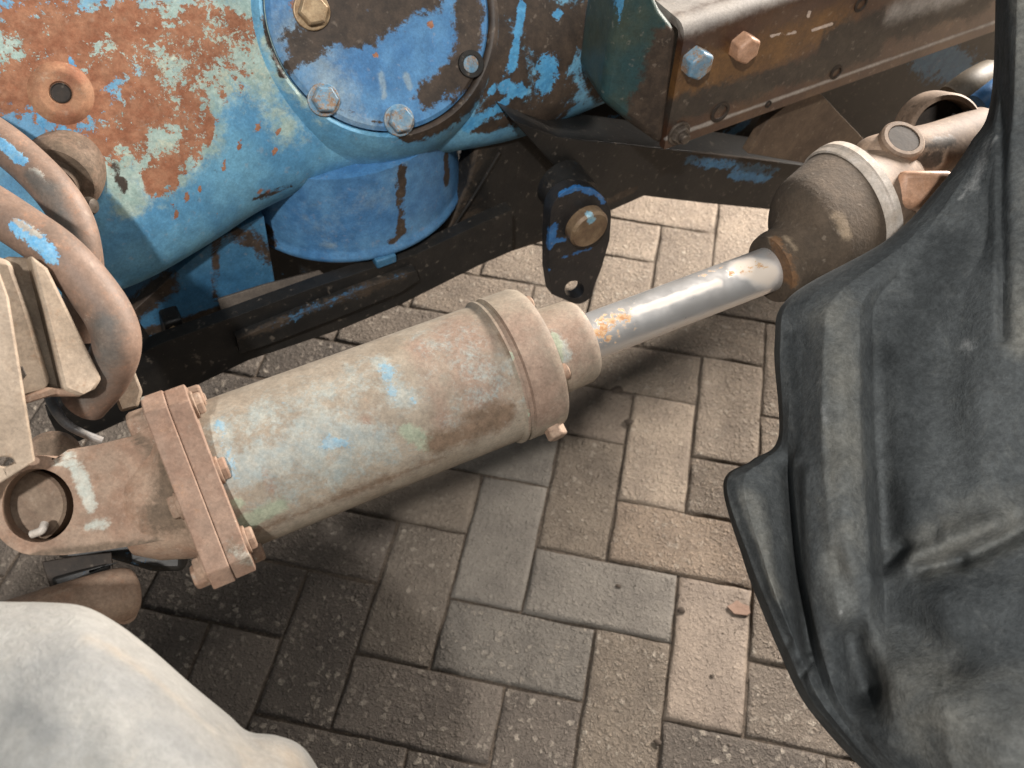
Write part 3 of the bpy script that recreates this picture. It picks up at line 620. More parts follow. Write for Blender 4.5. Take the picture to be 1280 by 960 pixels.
# flange at the foot of the barrel: two plates bolted together
fa, fb = sx(229), sx(279); fm = fa + (fb - fa) * 0.52; half = 0.068
def flange(sa, sb, shrink=0):
    h = half - shrink; c = 0.012
    P = [(-h, -h + c), (-h + c, -h), (h - c, -h), (h, -h + c), (h, h - c), (h - c, h), (-h + c, h), (-h, h - c)]
    return rings([np.array([CA + AX * s + NC * a + TC * b for a, b in P]) for s in (sa, sb)])
V, F = flange(fa, fm - 0.0002); fl = mesh('flange', *refine((V, F), 0.01), M_flange, hc, 30, bevel=0.0009)
V, F = flange(fm + 0.0002, fb, 0.001); fl2 = mesh('flange', *refine((V, F), 0.01), M_flange, hc, 30, bevel=0.0009)
for k, (b_, sgn) in enumerate([(-0.052, 1), (-0.005, 1), (0.045, 1), (0.008, -1), (0.052, -1)]):
    p = CA + AX * (fb if sgn > 0 else fa) + NC * (0.056 if abs(b_) < 0.05 else 0.05) + TC * b_
    mesh('bolt', *hexbolt(p, AX * sgn, 0.0086, 0.007, 0.0098, 0.2 + k), M_rusty, fl2 if sgn > 0 else fl, 30, bevel=0.001)
for k, (n_, t_, sgn, r, h) in enumerate([(0.02, -0.058, 1, 0.0098, 0.008), (-0.03, -0.056, 1, 0.0098, 0.008), (0.012, 0.058, 1, 0.0088, 0.008), (0.0, -0.054, -1, 0.013, 0.018), (0.03, 0.058, -1, 0.009, 0.012)]):
    p = CA + AX * (fb if sgn > 0 else fa) + NC * n_ + TC * t_
    mesh('bolt', *hexbolt(p, AX * sgn, r, h, 0, 0.6 + k), M_rusty, fl2 if sgn > 0 else fl, 30, bevel=0.001)
# clevis
cp = CA + NC * 0.036
outl = [(228, 540), (205, 523), (190, 530), (165, 545), (120, 556), (85, 562)] + arc(48, 632, 63, -70, -260, 20) + [(80, 694), (130, 688), (180, 680), (240, 668), (250, 610)]
hole = circ(47, 632, 45, 46, 36)
cl = mesh('clevis', *refine(slab([hit(x, y, cp, NC) for x, y in outl], -NC * 0.085, [[hit(x, y, cp, NC) for x, y in hole]]), 0.008), M_rusty, hc, 40, bevel=0.003, seg=2)
p0 = hit(30, 634, cp - NC * 0.020, NC); mesh('clevis_pin', *lathe(p0 - NC * 0.06, NC, [(0, 0.0255), (0.056, 0.0255), (0.058, 0.0235), (0.059, 0.004)], 40), M_pinend, cl, 40, label='dusty beige pin end inside the clevis eye')
mesh('pin_clip', *tube([hit(40, 668, cp - NC * 0.01, NC), hit(52, 663, cp - NC * 0.006, NC), hit(56, 655, cp - NC * 0.01, NC)], 0.0028, 10), M_pale, cl, 40)
neck = mesh('clevis_neck', *lathe(CA, AX, dense([(sx(150), 0.030), (fa - 0.03, 0.040), (fa - 0.008, 0.048), (fa + 0.001, 0.056)], 0.005), 48), M_rusty, hc, 50)
fork = mesh('clevis_shade_arm', *slab([hit(x, y, cp - NC * 0.087, NC) for x, y in [(235, 640), (232, 715), (190, 715), (140, 700), (70, 700), (60, 650)]], -NC * 0.03), M_dark, hc, 40, bevel=0.006)  # added black arm stands in for the shade under clevis and neck
for o_ in (fl, fl2, cl, neck):
    for a_ in ('pale', 'grime'):
        if o_ is cl and a_ == 'pale': continue
        st = [(-900, -900, 1)]
        if o_ is cl: st = [(215, 560, 220, 650, 22, 0.8), (50, 690, 200, 682, 8, 0.8), (180, 545, 200, 560, 16, 0.6)]
        if o_ is fl2: st = [(300, 690, 318, 715, 20, 0.5)]
        if o_ is neck and a_ == 'grime': st = [(205, 560, 215, 660, 30), (200, 660, 40)]
        paint(o_, a_, st)
paint(cl, 'pale', [(98, 572, 110, 600, 13), (110, 600, 124, 640, 11), (128, 650, 140, 660, 13), (80, 575, 95, 570, 8, 0.6)])

# ------------------------------------------------------------------ ball joint with its dust boot on the rod end
bj = thing('ball_joint', 'brown rubber dust boot with pale clamp on the chrome rod end', 'ball joint', tuple(at(1050, 275, 0.86)))
def ring_loft(R, n=56):
    out = []; th = np.linspace(0, 2 * math.pi, n, endpoint=False)
    for (c, a, r) in R:
        a = unit(a); u = unit(np.cross(UP, a)); v = np.cross(a, u); out.append(c + r * (np.cos(th)[:, None] * u + np.sin(th)[:, None] * v))
    return rings(out)
AJ = unit(RC.T @ np.array([0.87, -0.47, 0.16])); dj = 0.84
ctrl = [(962, 337, 0.795, 0, 0.024), (962, 337, 0.795, 0, 0.0300), (971, 333, 0.80, 0.05, 0.0322), (983, 326, 0.805, 0.15, 0.0318), (990, 320, 0.808, 0.3, 0.0335), (995, 314, 0.811, 0.55, 0.039), (1002, 305, 0.815, 0.8, 0.0475), (1014, 293, 0.823, 0.95, 0.0535), (1032, 279, 0.834, 1, 0.0558), (1050, 264, 0.846, 1, 0.0572), (1057, 259, 0.85, 1, 0.0572)]
R = [np.r_[at(x, y, d), f, r] for x, y, d, f, r in ctrl]
Sp = np.vstack([R[0][None], spline(R[1:], 6)])
V, F = ring_loft([(q[:3], AX * (1 - q[3]) + AJ * q[3], q[4]) for q in Sp])
boot = mesh('dust_boot', V, F, M_boot, bj, 50)
paint(boot, 'rust', [(955, 300, 985, 365, 14), (975, 340, 20)]); paint(boot, 'dust', [(1060, 265, 1070, 290, 16), (985, 285, 1000, 300, 8, 0.7), (950, 300, 962, 318, 8, 0.8)])
ec = at(1057, 259, 0.85)
mesh('clamp_band', *lathe(ec, AJ, [(-0.006, 0.0572), (-0.005, 0.0592), (0.000, 0.0602), (0.001, 0.0590), (0.004, 0.0590), (0.005, 0.0610), (0.012, 0.0605), (0.013, 0.055)], 72, cap=False), M_pale, bj, 40)
mesh('clamp_clip', *box(hit(1088, 236, ec + NC * 0.05, NC), AJ * 0.010, np.cross(AJ, NC) * 0.004, NC * 0.004), M_pale, bj, 30, bevel=0.0015)
hou = mesh('joint_body', *lathe(ec, AJ, [(0.004, 0.052), (0.016, 0.052), (0.022, 0.046), (0.05, 0.040), (0.07, 0.028)], 56), M_joint, bj, 40)
mesh('stud_block', *box(at(1140, 244, 0.84), RC[0] * 0.026, unit(RC[1] + 0.3 * RC[2]) * 0.017, RC[2] * 0.03), M_boltpink, bj, 40, bevel=0.008, seg=3)

uj = thing('universal_joint', 'worn steel universal joint yoke behind the dust boot', 'joint', tuple(at(1140, 200, 0.9)))
a0, a1 = at(1092, 208, 0.86), at(1215, 165, 0.92); AU = unit(a1 - a0)
yk = mesh('yoke_arm', *tube([at(1072, 205, 0.855), at(1090, 200, 0.85), at(1130, 194, 0.855), at(1170, 186, 0.87), at(1225, 166, 0.90)], [0.015, 0.022, 0.0245, 0.0255, 0.025], 36, 14), M_joint, uj, 50)
paint(yk, 'grime', [(1085, 222, 1180, 208, 15), (1150, 180, 1200, 170, 12, 0.8)])
nu = unit(UP + FRONT * 0.25 - AU * 0.05); ey = at(1112, 197, 0.852) + nu * 0.0275
mesh('yoke_eye', *lathe(ey, nu, [(-0.03, 0.0215), (-0.001, 0.0205), (0.001, 0.0185), (0.001, 0.0150), (-0.0006, 0.0146), (-0.0006, 0.0002)], 40), M_joint, yk, 40)
mesh('eye_bore', *lathe(ey, nu, [(-0.0008, 0.0144), (0.0004, 0.0144), (0.0005, 0.0002)], 30), M_hole, yk, 40)  # near-flush dark disc stands in for the shaded bore
nv = unit(FRONT * 0.75 + UP * 0.55 - AU * 0.5)
mesh('yoke_ring', *lathe(at(1180, 164, 0.895), nv, [(-0.035, 0.038), (0.000, 0.0365), (0.003, 0.0345), (0.003, 0.0305), (-0.004, 0.0295), (-0.028, 0.029), (-0.028, 0.0002)], 48), M_joint, uj, 40)
mesh('ring_bore', *lathe(at(1180, 164, 0.895), nv, [(-0.0275, 0.0285), (-0.016, 0.0285), (-0.0155, 0.0002)], 40), M_hole, uj, 40)
mesh('spider_web', *box(at(1176, 168, 0.898), unit(AU * 0.5 + UP) * 0.022, np.cross(nv, unit(AU * 0.5 + UP)) * 0.0022, nv * 0.003), M_pale, uj, 30)

# ------------------------------------------------------------------ beams and plates under the tractor
lb = thing('lower_beam', 'long oily black beam below the blue sump, with blue paint remnants on its lip', 'beam', tuple(at(430, 400, 1.0)))
o = mesh('beam_web', *vplate([(60, 520), (150, 455), (200, 430), (260, 408), (400, 357), (520, 318), (600, 280), (640, 262), (640, 312), (600, 331), (500, 381), (425, 412), (311, 450), (253, 478), (180, 515), (80, 560)], (430, 400, 1.03), 0.016), M_dark, lb, 30, bevel=0.004)
for a_ in ('blue', 'grime'): paint(o, a_, [(-900, -900, 1)])
mesh('dark_backing', *vplate([(100, 330), (300, 250), (560, 190), (640, 200), (640, 290), (560, 330), (400, 380), (250, 440), (100, 500)], (430, 330, 1.16), 0.02), M_dark, lb, 30)  # added black plate that keeps the gap behind the beam dark
o = mesh('cover_panel', *pslab([(272, 374), (330, 356), (400, 338), (424, 358), (360, 388), (301, 414), (285, 412)], at(350, 375, 0.99), unit(FRONT + UP * 0.6), 0.006), layered('grey_brown_panel', ((0.075, 0.06, 0.048), (0.11, 0.088, 0.07), 20), [], rough=0.6), lb, 30, bevel=0.001)
o = mesh('beam_lip', *refine(vplate([(296, 424), (380, 390), (452, 362), (520, 338), (524, 350), (500, 366), (430, 394), (332, 432), (300, 442)], (430, 385, 1.0), 0.03), 0.012), M_dark, lb, 30, bevel=0.003)
paint(o, 'blue', [(340, 418, 460, 370, 14, 0.62), (500, 350, 515, 345, 10, 0.6)]); paint(o, 'grime', [(305, 430, 520, 345, 16, 0.6)])
o = mesh('beam_foot', *vplate([(205, 405), (228, 398), (240, 450), (215, 470)], (220, 430, 0.97), 0.05), M_dark, lb, 30, bevel=0.003)
for x, y in ((217, 411), (221, 430)): mesh('bolt', *hexbolt(hit(x, y, at(220, 430, 0.97), FRONT), FRONT, 0.0045, 0.004), M_boltgold, lb, 30)
for a_ in ('blue', 'grime'): paint(o, a_, [(-900, -900, 1)])

gs = thing('gusset_plate', 'dark triangular gusset plate between sump bowl and hanging link', 'plate', tuple(at(610, 260, 1.0)))
o = mesh('gusset_web', *vplate([(500, 345), (560, 285), (585, 230), (596, 180), (640, 140), (665, 150), (700, 205), (722, 228), (712, 292), (640, 315), (560, 350), (515, 372)], (610, 260, 1.07), 0.03), M_dark, gs, 30, bevel=0.003)
paint(o, 'grime', [(590, 200, 560, 300, 16, 0.7), (600, 330, 690, 292, 8)]); paint(o, 'blue', [(505, 350, 520, 340, 12)])
mesh('gusset_rib', *tube([hit(x, y, at(610, 260, 1.065), FRONT) for x, y in ((625, 190), (592, 245), (548, 312))], 0.0018, 10), M_dark, gs, 40)
o = mesh('pivot_boss', *lathe(at(730, 262, 0.985), FRONT, [(-0.05, 0.030), (-0.012, 0.028)], 40), M_dark, gs, 40)

hl = thing('hanging_link', 'black teardrop link plate with chipped blue paint hanging from a round pin', 'link', tuple(at(727, 300, 0.95)))
lref = at(727, 300, 0.95)
ol = arc(726, 271, 38, 180, 360, 18, 37) + [(762, 300), (752, 335), (741, 362)] + arc(722, 361, 19, 20, 120, 8) + [(690, 368), (686, 340), (686, 305)]
lp = mesh('link_plate', *pslab(ol, lref, FRONT, 0.014, [circ(718, 362, 12, 11, 20)]), M_link, hl, 30, bevel=0.0015)
# refine so the paint chips can sit on it
sub = lp.data
import bmesh
bm = bmesh.new(); bm.from_mesh(sub)
for _ in range(4): bmesh.ops.subdivide_edges(bm, edges=[e for e in bm.edges if e.calc_length() > 0.005], cuts=1, use_grid_fill=True)
bmesh.ops.triangulate(bm, faces=[f for f in bm.faces if len(f.verts) > 4]); bm.to_mesh(sub); bm.free()
paint(lp, 'blue', [(712, 246, 735, 240, 7), (735, 240, 755, 252, 8, 0.8), (755, 252, 760, 265, 6, 0.8), (696, 296, 697, 318, 9), (698, 312, 712, 312, 6, 0.7), (715, 330, 745, 322, 5, 0.45), (692, 350, 4, 0.7)])
pn = mesh('pivot_pin', *lathe(hit(730, 279, lref, FRONT), FRONT, dense([(-0.03, 0.0225), (0.010, 0.0225), (0.013, 0.020), (0.0125, 0.001)], 0.003), 48), M_pin, hl, 35)
paint(pn, 'blue', [(748, 270, 750, 285, 8)])

cm = thing('cross_member', 'dark chassis crossbeam with faint blue paint behind the chrome rod', 'beam', tuple(at(860, 230, 1.2)))
o = mesh('beam_web', *vplate([(640, 150), (700, 172), (780, 180), (850, 188), (940, 198), (1060, 214), (1110, 240), (1060, 262), (1000, 266), (961, 262), (880, 254), (805, 245), (765, 263), (742, 262), (700, 215)], (860, 230, 1.14), 0.06), M_dark, cm, 30, bevel=0.004)
bm = bmesh.new(); bm.from_mesh(o.data)
for _ in range(4): bmesh.ops.subdivide_edges(bm, edges=[e for e in bm.edges if e.calc_length() > 0.012], cuts=1, use_grid_fill=True)
bmesh.ops.triangulate(bm, faces=[f for f in bm.faces if len(f.verts) > 4]); bm.to_mesh(o.data); bm.free()
paint(o, 'blue', [(865, 212, 970, 225, 13, 0.9), (920, 230, 960, 235, 10, 0.8)]); paint(o, 'grime', [(760, 262, 800, 246, 8), (880, 192, 980, 203, 7)])
mesh('brace_plate', *vplate([(935, 192), (960, 150), (998, 120), (1025, 116), (1095, 190), (1085, 215), (1010, 205)], (1010, 170, 1.10), 0.012), layered('brown_brace_paint', ((0.075, 0.05, 0.034), (0.11, 0.075, 0.05), 18), [], rough=0.6), cm, 30, bevel=0.001)
fp = thing('far_backdrop', 'added black plate filling the dark gaps behind rail and universal joint', 'chassis', tuple(at(1000, 140, 1.3)))
o = mesh('dark_backdrop_plate', *vplate([(560, -120), (1500, -400), (1500, 330), (1130, 250), (1000, 200), (958, 178), (945, 196), (925, 196), (935, 184), (860, 186), (640, 180)], (1000, 140, 1.32), 0.05), M_dark, fp, 30)  # made-up black plate closing the dark gaps behind the rail
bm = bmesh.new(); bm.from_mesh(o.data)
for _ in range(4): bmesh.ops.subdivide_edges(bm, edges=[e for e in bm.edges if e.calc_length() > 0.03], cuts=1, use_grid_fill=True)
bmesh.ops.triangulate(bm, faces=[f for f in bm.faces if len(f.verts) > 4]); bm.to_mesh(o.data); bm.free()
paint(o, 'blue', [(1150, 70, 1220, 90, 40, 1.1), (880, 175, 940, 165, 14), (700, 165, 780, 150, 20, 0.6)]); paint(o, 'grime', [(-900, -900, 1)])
mesh('stub_pipe', *tube([at(1190, 125, 1.0), at(1212, 108, 1.0), at(1235, 95, 1.02)], 0.018, 18), layered('olive_pipe', ((0.12, 0.10, 0.075), (0.18, 0.15, 0.11), 30), [], rough=0.6), fp, 40)
mesh('blue_pipe', *tube([at(1222, 132, 0.96), at(1240, 118, 0.96), at(1262, 100, 0.98)], 0.013, 18), layered('deep_blue_pipe', ((0.02, 0.09, 0.22), (0.03, 0.12, 0.28), 30), [], rough=0.5), fp, 40)

# ------------------------------------------------------------------ left cluster: pipes, bracket, lever
def pipe(label, px, d, r, wear):
    P = [at(x, y, dd) for (x, y), dd in zip(px, d)]
    t = thing('bent_pipe', label, 'pipe', tuple(P[-1]), 'bent pipes at the left edge')
    o = mesh('pipe_body', *tube(P, r, 36, 12), M_pipe, t, 60)
    for a_ in ('blue', 'pale', 'grime'): paint(o, a_, wear.get(a_, [(-900, -900, 1)]))
    return t
pipe('upper rust-brown bent pipe, with little paint, against the blue casting', [(-70, 135), (-20, 163), (25, 196), (66, 237), (92, 278), (103, 325), (104, 375), (98, 420)], [0.70, 0.70, 0.70, 0.70, 0.705, 0.71, 0.72, 0.73], [0.0155] * 8,
     {'blue': [(5, 165, 30, 190, 12)], 'pale': [(40, 205, 75, 240, 12), (2, 160, 12)], 'grime': [(70, 250, 110, 330, 22), (30, 230, 60, 260, 14)]})
pipe('lower bent pipe with bright blue paint patches and a blackened elbow', [(-70, 228), (-20, 254), (30, 286), (72, 316), (108, 354), (136, 394), (146, 430), (132, 468), (104, 502)], [0.62, 0.62, 0.62, 0.62, 0.625, 0.63, 0.635, 0.65, 0.66], [0.0160, 0.0160, 0.0160, 0.0162, 0.0165, 0.0165, 0.0165, 0.0175, 0.0175],
     {'blue': [(5, 280, 40, 305, 16), (50, 310, 75, 330, 15)], 'pale': [(20, 262, 60, 290, 8, 0.7)], 'grime': [(135, 420, 140, 460, 30), (120, 470, 100, 500, 34)]})
mb = thing('mounting_bracket', 'dusty beige channel bracket with flat strip at the left edge', 'bracket', tuple(at(40, 480, 0.6)))
nb = unit(-ray(50, 420) + 0.25 * RC[0]); bp = at(50, 420, 0.60)
mesh('channel_flange', *pslab([(-10, 318), (14, 326), (40, 398), (64, 478), (52, 492), (24, 500)], bp, nb, 0.03), M_beige, mb, 30, bevel=0.003)
mesh('channel_flange', *pslab([(38, 318), (60, 335), (92, 400), (128, 474), (120, 486), (100, 496), (80, 488)], bp + nb * 0.004, nb, 0.03), M_beige, mb, 30, bevel=0.003)
mesh('channel_web', *pslab([(5, 320), (46, 322), (86, 420), (96, 488), (60, 486), (40, 440)], bp - nb * 0.014, nb, 0.02), M_beige2, mb, 30, bevel=0.003)
mesh('channel_foot', *pslab([(24, 498), (60, 484), (98, 488), (104, 496), (62, 496), (30, 506)], bp + nb * 0.002, nb, 0.02), M_rusty, mb, 30, bevel=0.002)
sp = mesh('flat_strip', *pslab([(-60, 315), (-8, 322), (10, 372), (26, 470), (43, 577), (10, 598), (-60, 640)], at(10, 480, 0.555), unit(-ray(0, 460) - 0.15 * RC[0]), 0.006, [circ(6, 577, 12, 6, 16)]), M_beige, mb, 30, bevel=0.001)
mesh('bolt', *hexbolt(hit(20, 467, bp + nb * 0.003, nb), nb, 0.006, 0.003), M_boltdark, mb, 30)
lv = thing('control_lever', 'thin bluish bent steel lever between bracket and cylinder clevis', 'lever', tuple(at(100, 540, 0.66)))
mesh('lever_rod', *tube([at(58, 480, 0.66), at(66, 505, 0.655), at(80, 527, 0.65), at(100, 540, 0.65), at(128, 551, 0.655)], [0.0045, 0.004, 0.0034, 0.003, 0.0028], 14), M_grey, lv, 40)
bo = thing('pivot_bushing', 'round brown bushing half hidden behind the cylinder clevis', 'bushing', tuple(at(60, 560, 0.7)))
o = mesh('bushing_body', *lathe(at(66, 572, 0.69), unit(-ray(66, 572) + 0.6 * UP), [(-0.05, 0.021), (0.0, 0.021), (0.003, 0.018), (0.003, 0.001)], 36), M_rusty, bo, 40)
for a_ in ('pale',): paint(o, a_, [(-900, -900, 1)])
paint(o, 'grime', [(66, 560, 60)])
st = thing('flat_bar', 'short dusty grey flat bar standing between elbow pipe and flange', 'bar', tuple(at(160, 490, 0.72)))
mesh('bar_body', *pslab([(138, 484), (164, 452), (178, 488), (172, 508), (150, 514)], at(160, 488, 0.70), unit(-ray(160, 488) + 0.2 * UP), 0.012), M_beige, st, 30, bevel=0.002)
bb = thing('bearing_cap', 'brown bearing cap behind the two bent pipes', 'cap', tuple(at(80, 225, 0.78)))
nbb = unit(FRONT - XT * 0.5 + UP * 0.2)
o = mesh('cap_body', *lathe(at(72, 225, 0.775), nbb, dense([(-0.05, 0.036), (0.0, 0.034), (0.004, 0.031), (0.004, 0.022), (0.012, 0.020), (0.014, 0.002)], 0.006), 48), M_rusty, bb, 40)
paint(o, 'grime', [(80, 220, 90)]); paint(o, 'pale', [(-900, -900, 1)])
mesh('cap_knob', *lathe(at(108, 258, 0.765), unit(RC[0] - 0.3 * RC[2]), [(-0.02, 0.007), (0.004, 0.008), (0.008, 0.006), (0.009, 0.001)], 20), M_boltdark, bb, 40)

# ------------------------------------------------------------------ rod end below the clevis
te = thing('tie_rod_end', 'brown rounded rod end with a small cross hole below the clevis', 'rod end', tuple(at(110, 750, 0.66)))
P = [at(-30, 800, 0.60), at(40, 778, 0.61), at(110, 756, 0.62), at(150, 744, 0.63), at(163, 741, 0.635), at(170, 739, 0.637)]
o = mesh('rod_end_body', *tube(P, [0.019, 0.0195, 0.0195, 0.019, 0.016, 0.009], 36, 8), M_rusty, te, 60)
for a_ in ('pale', 'grime'): paint(o, a_, [(-900, -900, 1)])
ph = at(158, 766, 0.622); nhh = unit(-ray(158, 766) + 0.8 * RC[0] + 0.5 * RC[1])
mesh('cross_hole_rim', *lathe(ph, nhh, [(-0.006, 0.0085), (0.0012, 0.0078), (0.0012, 0.0055), (-0.003, 0.005), (-0.003, 0.0002)], 24), M_rusty, te, 40)
mesh('cross_hole', *lathe(ph, nhh, [(-0.0028, 0.0048), (-0.002, 0.0048), (-0.0019, 0.0002)], 20), M_hole, te, 40)
rb = thing('rubber_block', 'black cracked rubber block squeezed between clevis and rod end', 'rubber block', tuple(at(95, 715, 0.66)))
mesh('block_body', *pslab([(52, 702), (100, 694), (140, 690), (142, 718), (110, 730), (66, 746)], at(95, 715, 0.635), unit(-ray(95, 715)), 0.03), M_hole, rb, 30, bevel=0.006)
mesh('block_ledge', *pslab([(64, 722), (100, 712), (136, 704), (138, 712), (100, 722), (68, 736)], at(95, 715, 0.631), unit(-ray(95, 715)), 0.01), M_dark, rb, 30, bevel=0.003)

# ------------------------------------------------------------------ tyres
def sculpt(rows, ny, nx, thick_dir, thick, dents=()):
    """rows: (y, [(x, d)...]); smooth surface through the measured points, closed behind"""
    ys = [r[0] for r in rows]; G = np.array([[[x, y, d] for x, d in r] for y, r in rows], float)
    Gy = np.array([spline(G[:, j], ny) for j in range(G.shape[1])]).transpose(1, 0, 2)
    out = []
    for r in Gy:
        t = np.linspace(0, len(r) - 1, nx); i = np.minimum(t.astype(int), len(r) - 2); f = (t - i)[:, None]
        out.append(r[i] * (1 - f) + r[i + 1] * f)
    A = np.array(out)
    # soften creases a little
    for _ in range(2):
        A[:, 1:-1] = 0.25 * A[:, :-2] + 0.5 * A[:, 1:-1] + 0.25 * A[:, 2:]
    A[1:-1] = 0.25 * A[:-2] + 0.5 * A[1:-1] + 0.25 * A[2:]
    for x1, y1, x2, y2, r, dd in dents:
        a = np.array([x1, y1]); ab = np.array([x2 - x1, y2 - y1]); q = A[:, :, :2] - a
        t = np.clip((q @ ab) / max(ab @ ab, 1e-9), 0, 1); ds = np.linalg.norm(q - t[..., None] * ab, axis=2) / r
        A[:, :, 2] += dd * np.exp(-ds ** 2)
    if dents:
        q = np.random.default_rng(5)
        for _ in range(90):
            c = q.uniform((930, 0), (1300, 960)); rr = q.uniform(10, 45); A[:, :, 2] += q.normal(0, 0.0006) * (rr / 30) * np.exp(-((A[:, :, 0] - c[0]) ** 2 + ((A[:, :, 1] - c[1]) * 0.6) ** 2) / rr ** 2)
    h, w_, _ = A.shape
    P = np.array([[at(*q) for q in row] for row in A])
    V = list(P.reshape(-1, 3)); F = []
    for i in range(h - 1):
        for j in range(w_ - 1): F.append([i * w_ + j, (i + 1) * w_ + j, (i + 1) * w_ + j + 1, i * w_ + j + 1])
    bd = [j for j in range(w_)] + [i * w_ + w_ - 1 for i in range(1, h)] + [(h - 1) * w_ + j for j in range(w_ - 2, -1, -1)] + [i * w_ for i in range(h - 2, 0, -1)]
    cen = P.reshape(-1, 3).mean(0); k = len(V); td = np.asarray(thick_dir) * thick
    V += [V[b] * 0.88 + cen * 0.12 + td for b in bd]; m = len(bd)
    for i in range(m): F.append([bd[i], bd[(i + 1) % m], k + (i + 1) % m, k + i])
    F.append([k + i for i in range(m)])
    return np.array(V), F
rows = [
 (-80, [(1246, .72), (1247, .70), (1248, .69), (1249, .685), (1250, .68), (1252, .675), (1254, .67), (1257, .66), (1261, .652), (1274, .642), (1400, .62)]),
 (120, [(1239, .74), (1240, .72), (1241, .705), (1242, .70), (1243, .695), (1245, .69), (1247, .68), (1250, .672), (1256, .662), (1268, .645), (1400, .615)]),
 (180, [(1212, .745), (1213, .725), (1215, .71), (1217, .703), (1219, .698), (1222, .69), (1227, .682), (1233, .675), (1246, .662), (1262, .643), (1400, .61)]),
 (235, [(1172, .745), (1174, .72), (1176, .71), (1178, .703), (1181, .697), (1187, .69), (1196, .68), (1208, .674), (1236, .66), (1257, .64), (1400, .605)]),
 (300, [(1108, .745), (1110, .72), (1113, .71), (1117, .703), (1124, .695), (1136, .685), (1148, .68), (1170, .672), (1232, .652), (1254, .632), (1400, .60)]),
 (370, [(988, .75), (990, .72), (994, .70), (1002, .69), (1015, .677), (1045, .66), (1082, .66), (1100, .672), (1205, .645), (1253, .622), (1400, .59)]),
 (430, [(968, .745), (970, .71), (975, .69), (990, .682), (1004, .672), (1030, .645), (1075, .642), (1092, .662), (1200, .635), (1253, .612), (1400, .58)]),
 (545, [(973, .73), (975, .695), (978, .68), (985, .668), (1000, .652), (1028, .622), (1076, .618), (1094, .645), (1200, .615), (1256, .60), (1400, .565)]),
 (575, [(940, .72), (943, .69), (955, .672), (985, .672), (992, .645), (1030, .614), (1077, .609), (1096, .636), (1195, .61), (1260, .597), (1400, .56)]),
 (605, [(904, .705), (908, .668), (930, .654), (985, .672), (992, .632), (1032, .604), (1080, .60), (1098, .628), (1190, .604), (1262, .592), (1400, .556)]),
 (700, [(929, .685), (937, .645), (955, .632), (994, .655), (1002, .612), (1040, .588), (1088, .580), (1103, .606), (1180, .588), (1270, .562), (1400, .53)]),
 (750, [(947, .675), (957, .635), (972, .622), (1003, .645), (1012, .604), (1046, .582), (1088, .574), (1106, .590), (1180, .560), (1270, .543), (1400, .515)]),
 (810, [(972, .66), (983, .622), (997, .612), (1014, .628), (1026, .598), (1054, .574), (1084, .574), (1108, .578), (1180, .545), (1270, .528), (1400, .50)]),
 (870, [(1000, .645), (1011, .608), (1022, .597), (1034, .600), (1046, .588), (1064, .590), (1088, .590), (1112, .560), (1180, .528), (1270, .508), (1400, .48)]),
 (915, [(1034, .635), (1046, .595), (1055, .585), (1064, .582), (1074, .576), (1086, .566), (1104, .556), (1124, .545), (1184, .518), (1270, .495), (1400, .465)]),
 (960, [(1076, .62), (1087, .582), (1094, .573), (1101, .568), (1108, .562), (1118, .553), (1130, .545), (1148, .535), (1192, .508), (1270, .485), (1400, .455)]),
 (1080, [(1190, .59), (1200, .555), (1206, .55), (1212, .545), (1218, .54), (1226, .53), (1236, .52), (1250, .51), (1270, .49), (1310, .465), (1400, .43)]),
]
rows = [(y, r + [(1720, r[-1][1] - 0.05)]) for y, r in rows]
rows.append((1520, [(x + 60, d - 0.04) for x, d in rows[-1][1]]))
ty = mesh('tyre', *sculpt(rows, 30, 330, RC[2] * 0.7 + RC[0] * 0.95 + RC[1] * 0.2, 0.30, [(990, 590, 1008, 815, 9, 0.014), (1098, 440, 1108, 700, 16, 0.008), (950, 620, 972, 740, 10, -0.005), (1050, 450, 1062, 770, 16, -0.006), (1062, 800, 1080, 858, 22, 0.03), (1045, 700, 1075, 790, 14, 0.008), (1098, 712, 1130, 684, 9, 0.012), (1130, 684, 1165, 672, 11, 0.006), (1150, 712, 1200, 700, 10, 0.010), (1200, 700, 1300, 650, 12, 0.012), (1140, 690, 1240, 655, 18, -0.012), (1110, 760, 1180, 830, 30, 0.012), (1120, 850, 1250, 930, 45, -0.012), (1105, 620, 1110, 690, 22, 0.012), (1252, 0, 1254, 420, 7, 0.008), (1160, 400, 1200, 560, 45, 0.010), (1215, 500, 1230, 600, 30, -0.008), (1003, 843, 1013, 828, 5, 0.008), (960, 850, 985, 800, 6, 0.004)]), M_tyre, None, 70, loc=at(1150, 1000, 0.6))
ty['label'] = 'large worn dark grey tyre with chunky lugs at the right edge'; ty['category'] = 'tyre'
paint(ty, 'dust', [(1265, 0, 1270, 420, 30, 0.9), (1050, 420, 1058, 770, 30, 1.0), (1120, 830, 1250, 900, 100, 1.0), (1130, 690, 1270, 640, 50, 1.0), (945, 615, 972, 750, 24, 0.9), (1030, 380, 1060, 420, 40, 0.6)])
paint(ty, 'scuff', [(1222, 170, 1205, 225, 14, 1.0), (1197, 430, 16, 0.9), (1134, 505, 9, 0.5), (1236, 160, 1190, 240, 5, 0.9), (1062, 771, 4, 1.6), (1010, 460, 1020, 520, 7, 0.4)])
paint(ty, 'clean_shade', [(990, 585, 1010, 820, 15), (1062, 805, 1085, 862, 26), (903, 598, 935, 705, 9), (935, 705, 1000, 868, 9), (1000, 868, 1080, 965, 10), (1135, 450, 1120, 640, 40, 0.6), (1180, 300, 1110, 430, 45, 0.7), (1150, 740, 1210, 810, 45, 0.6), (1200, 120, 1240, 300, 30, 0.5), (975, 420, 985, 560, 14, 0.9), (1020, 850, 1120, 960, 24, 0.6)])  # shade of step faces, edges and pocket painted in, with cleaner valley rubber
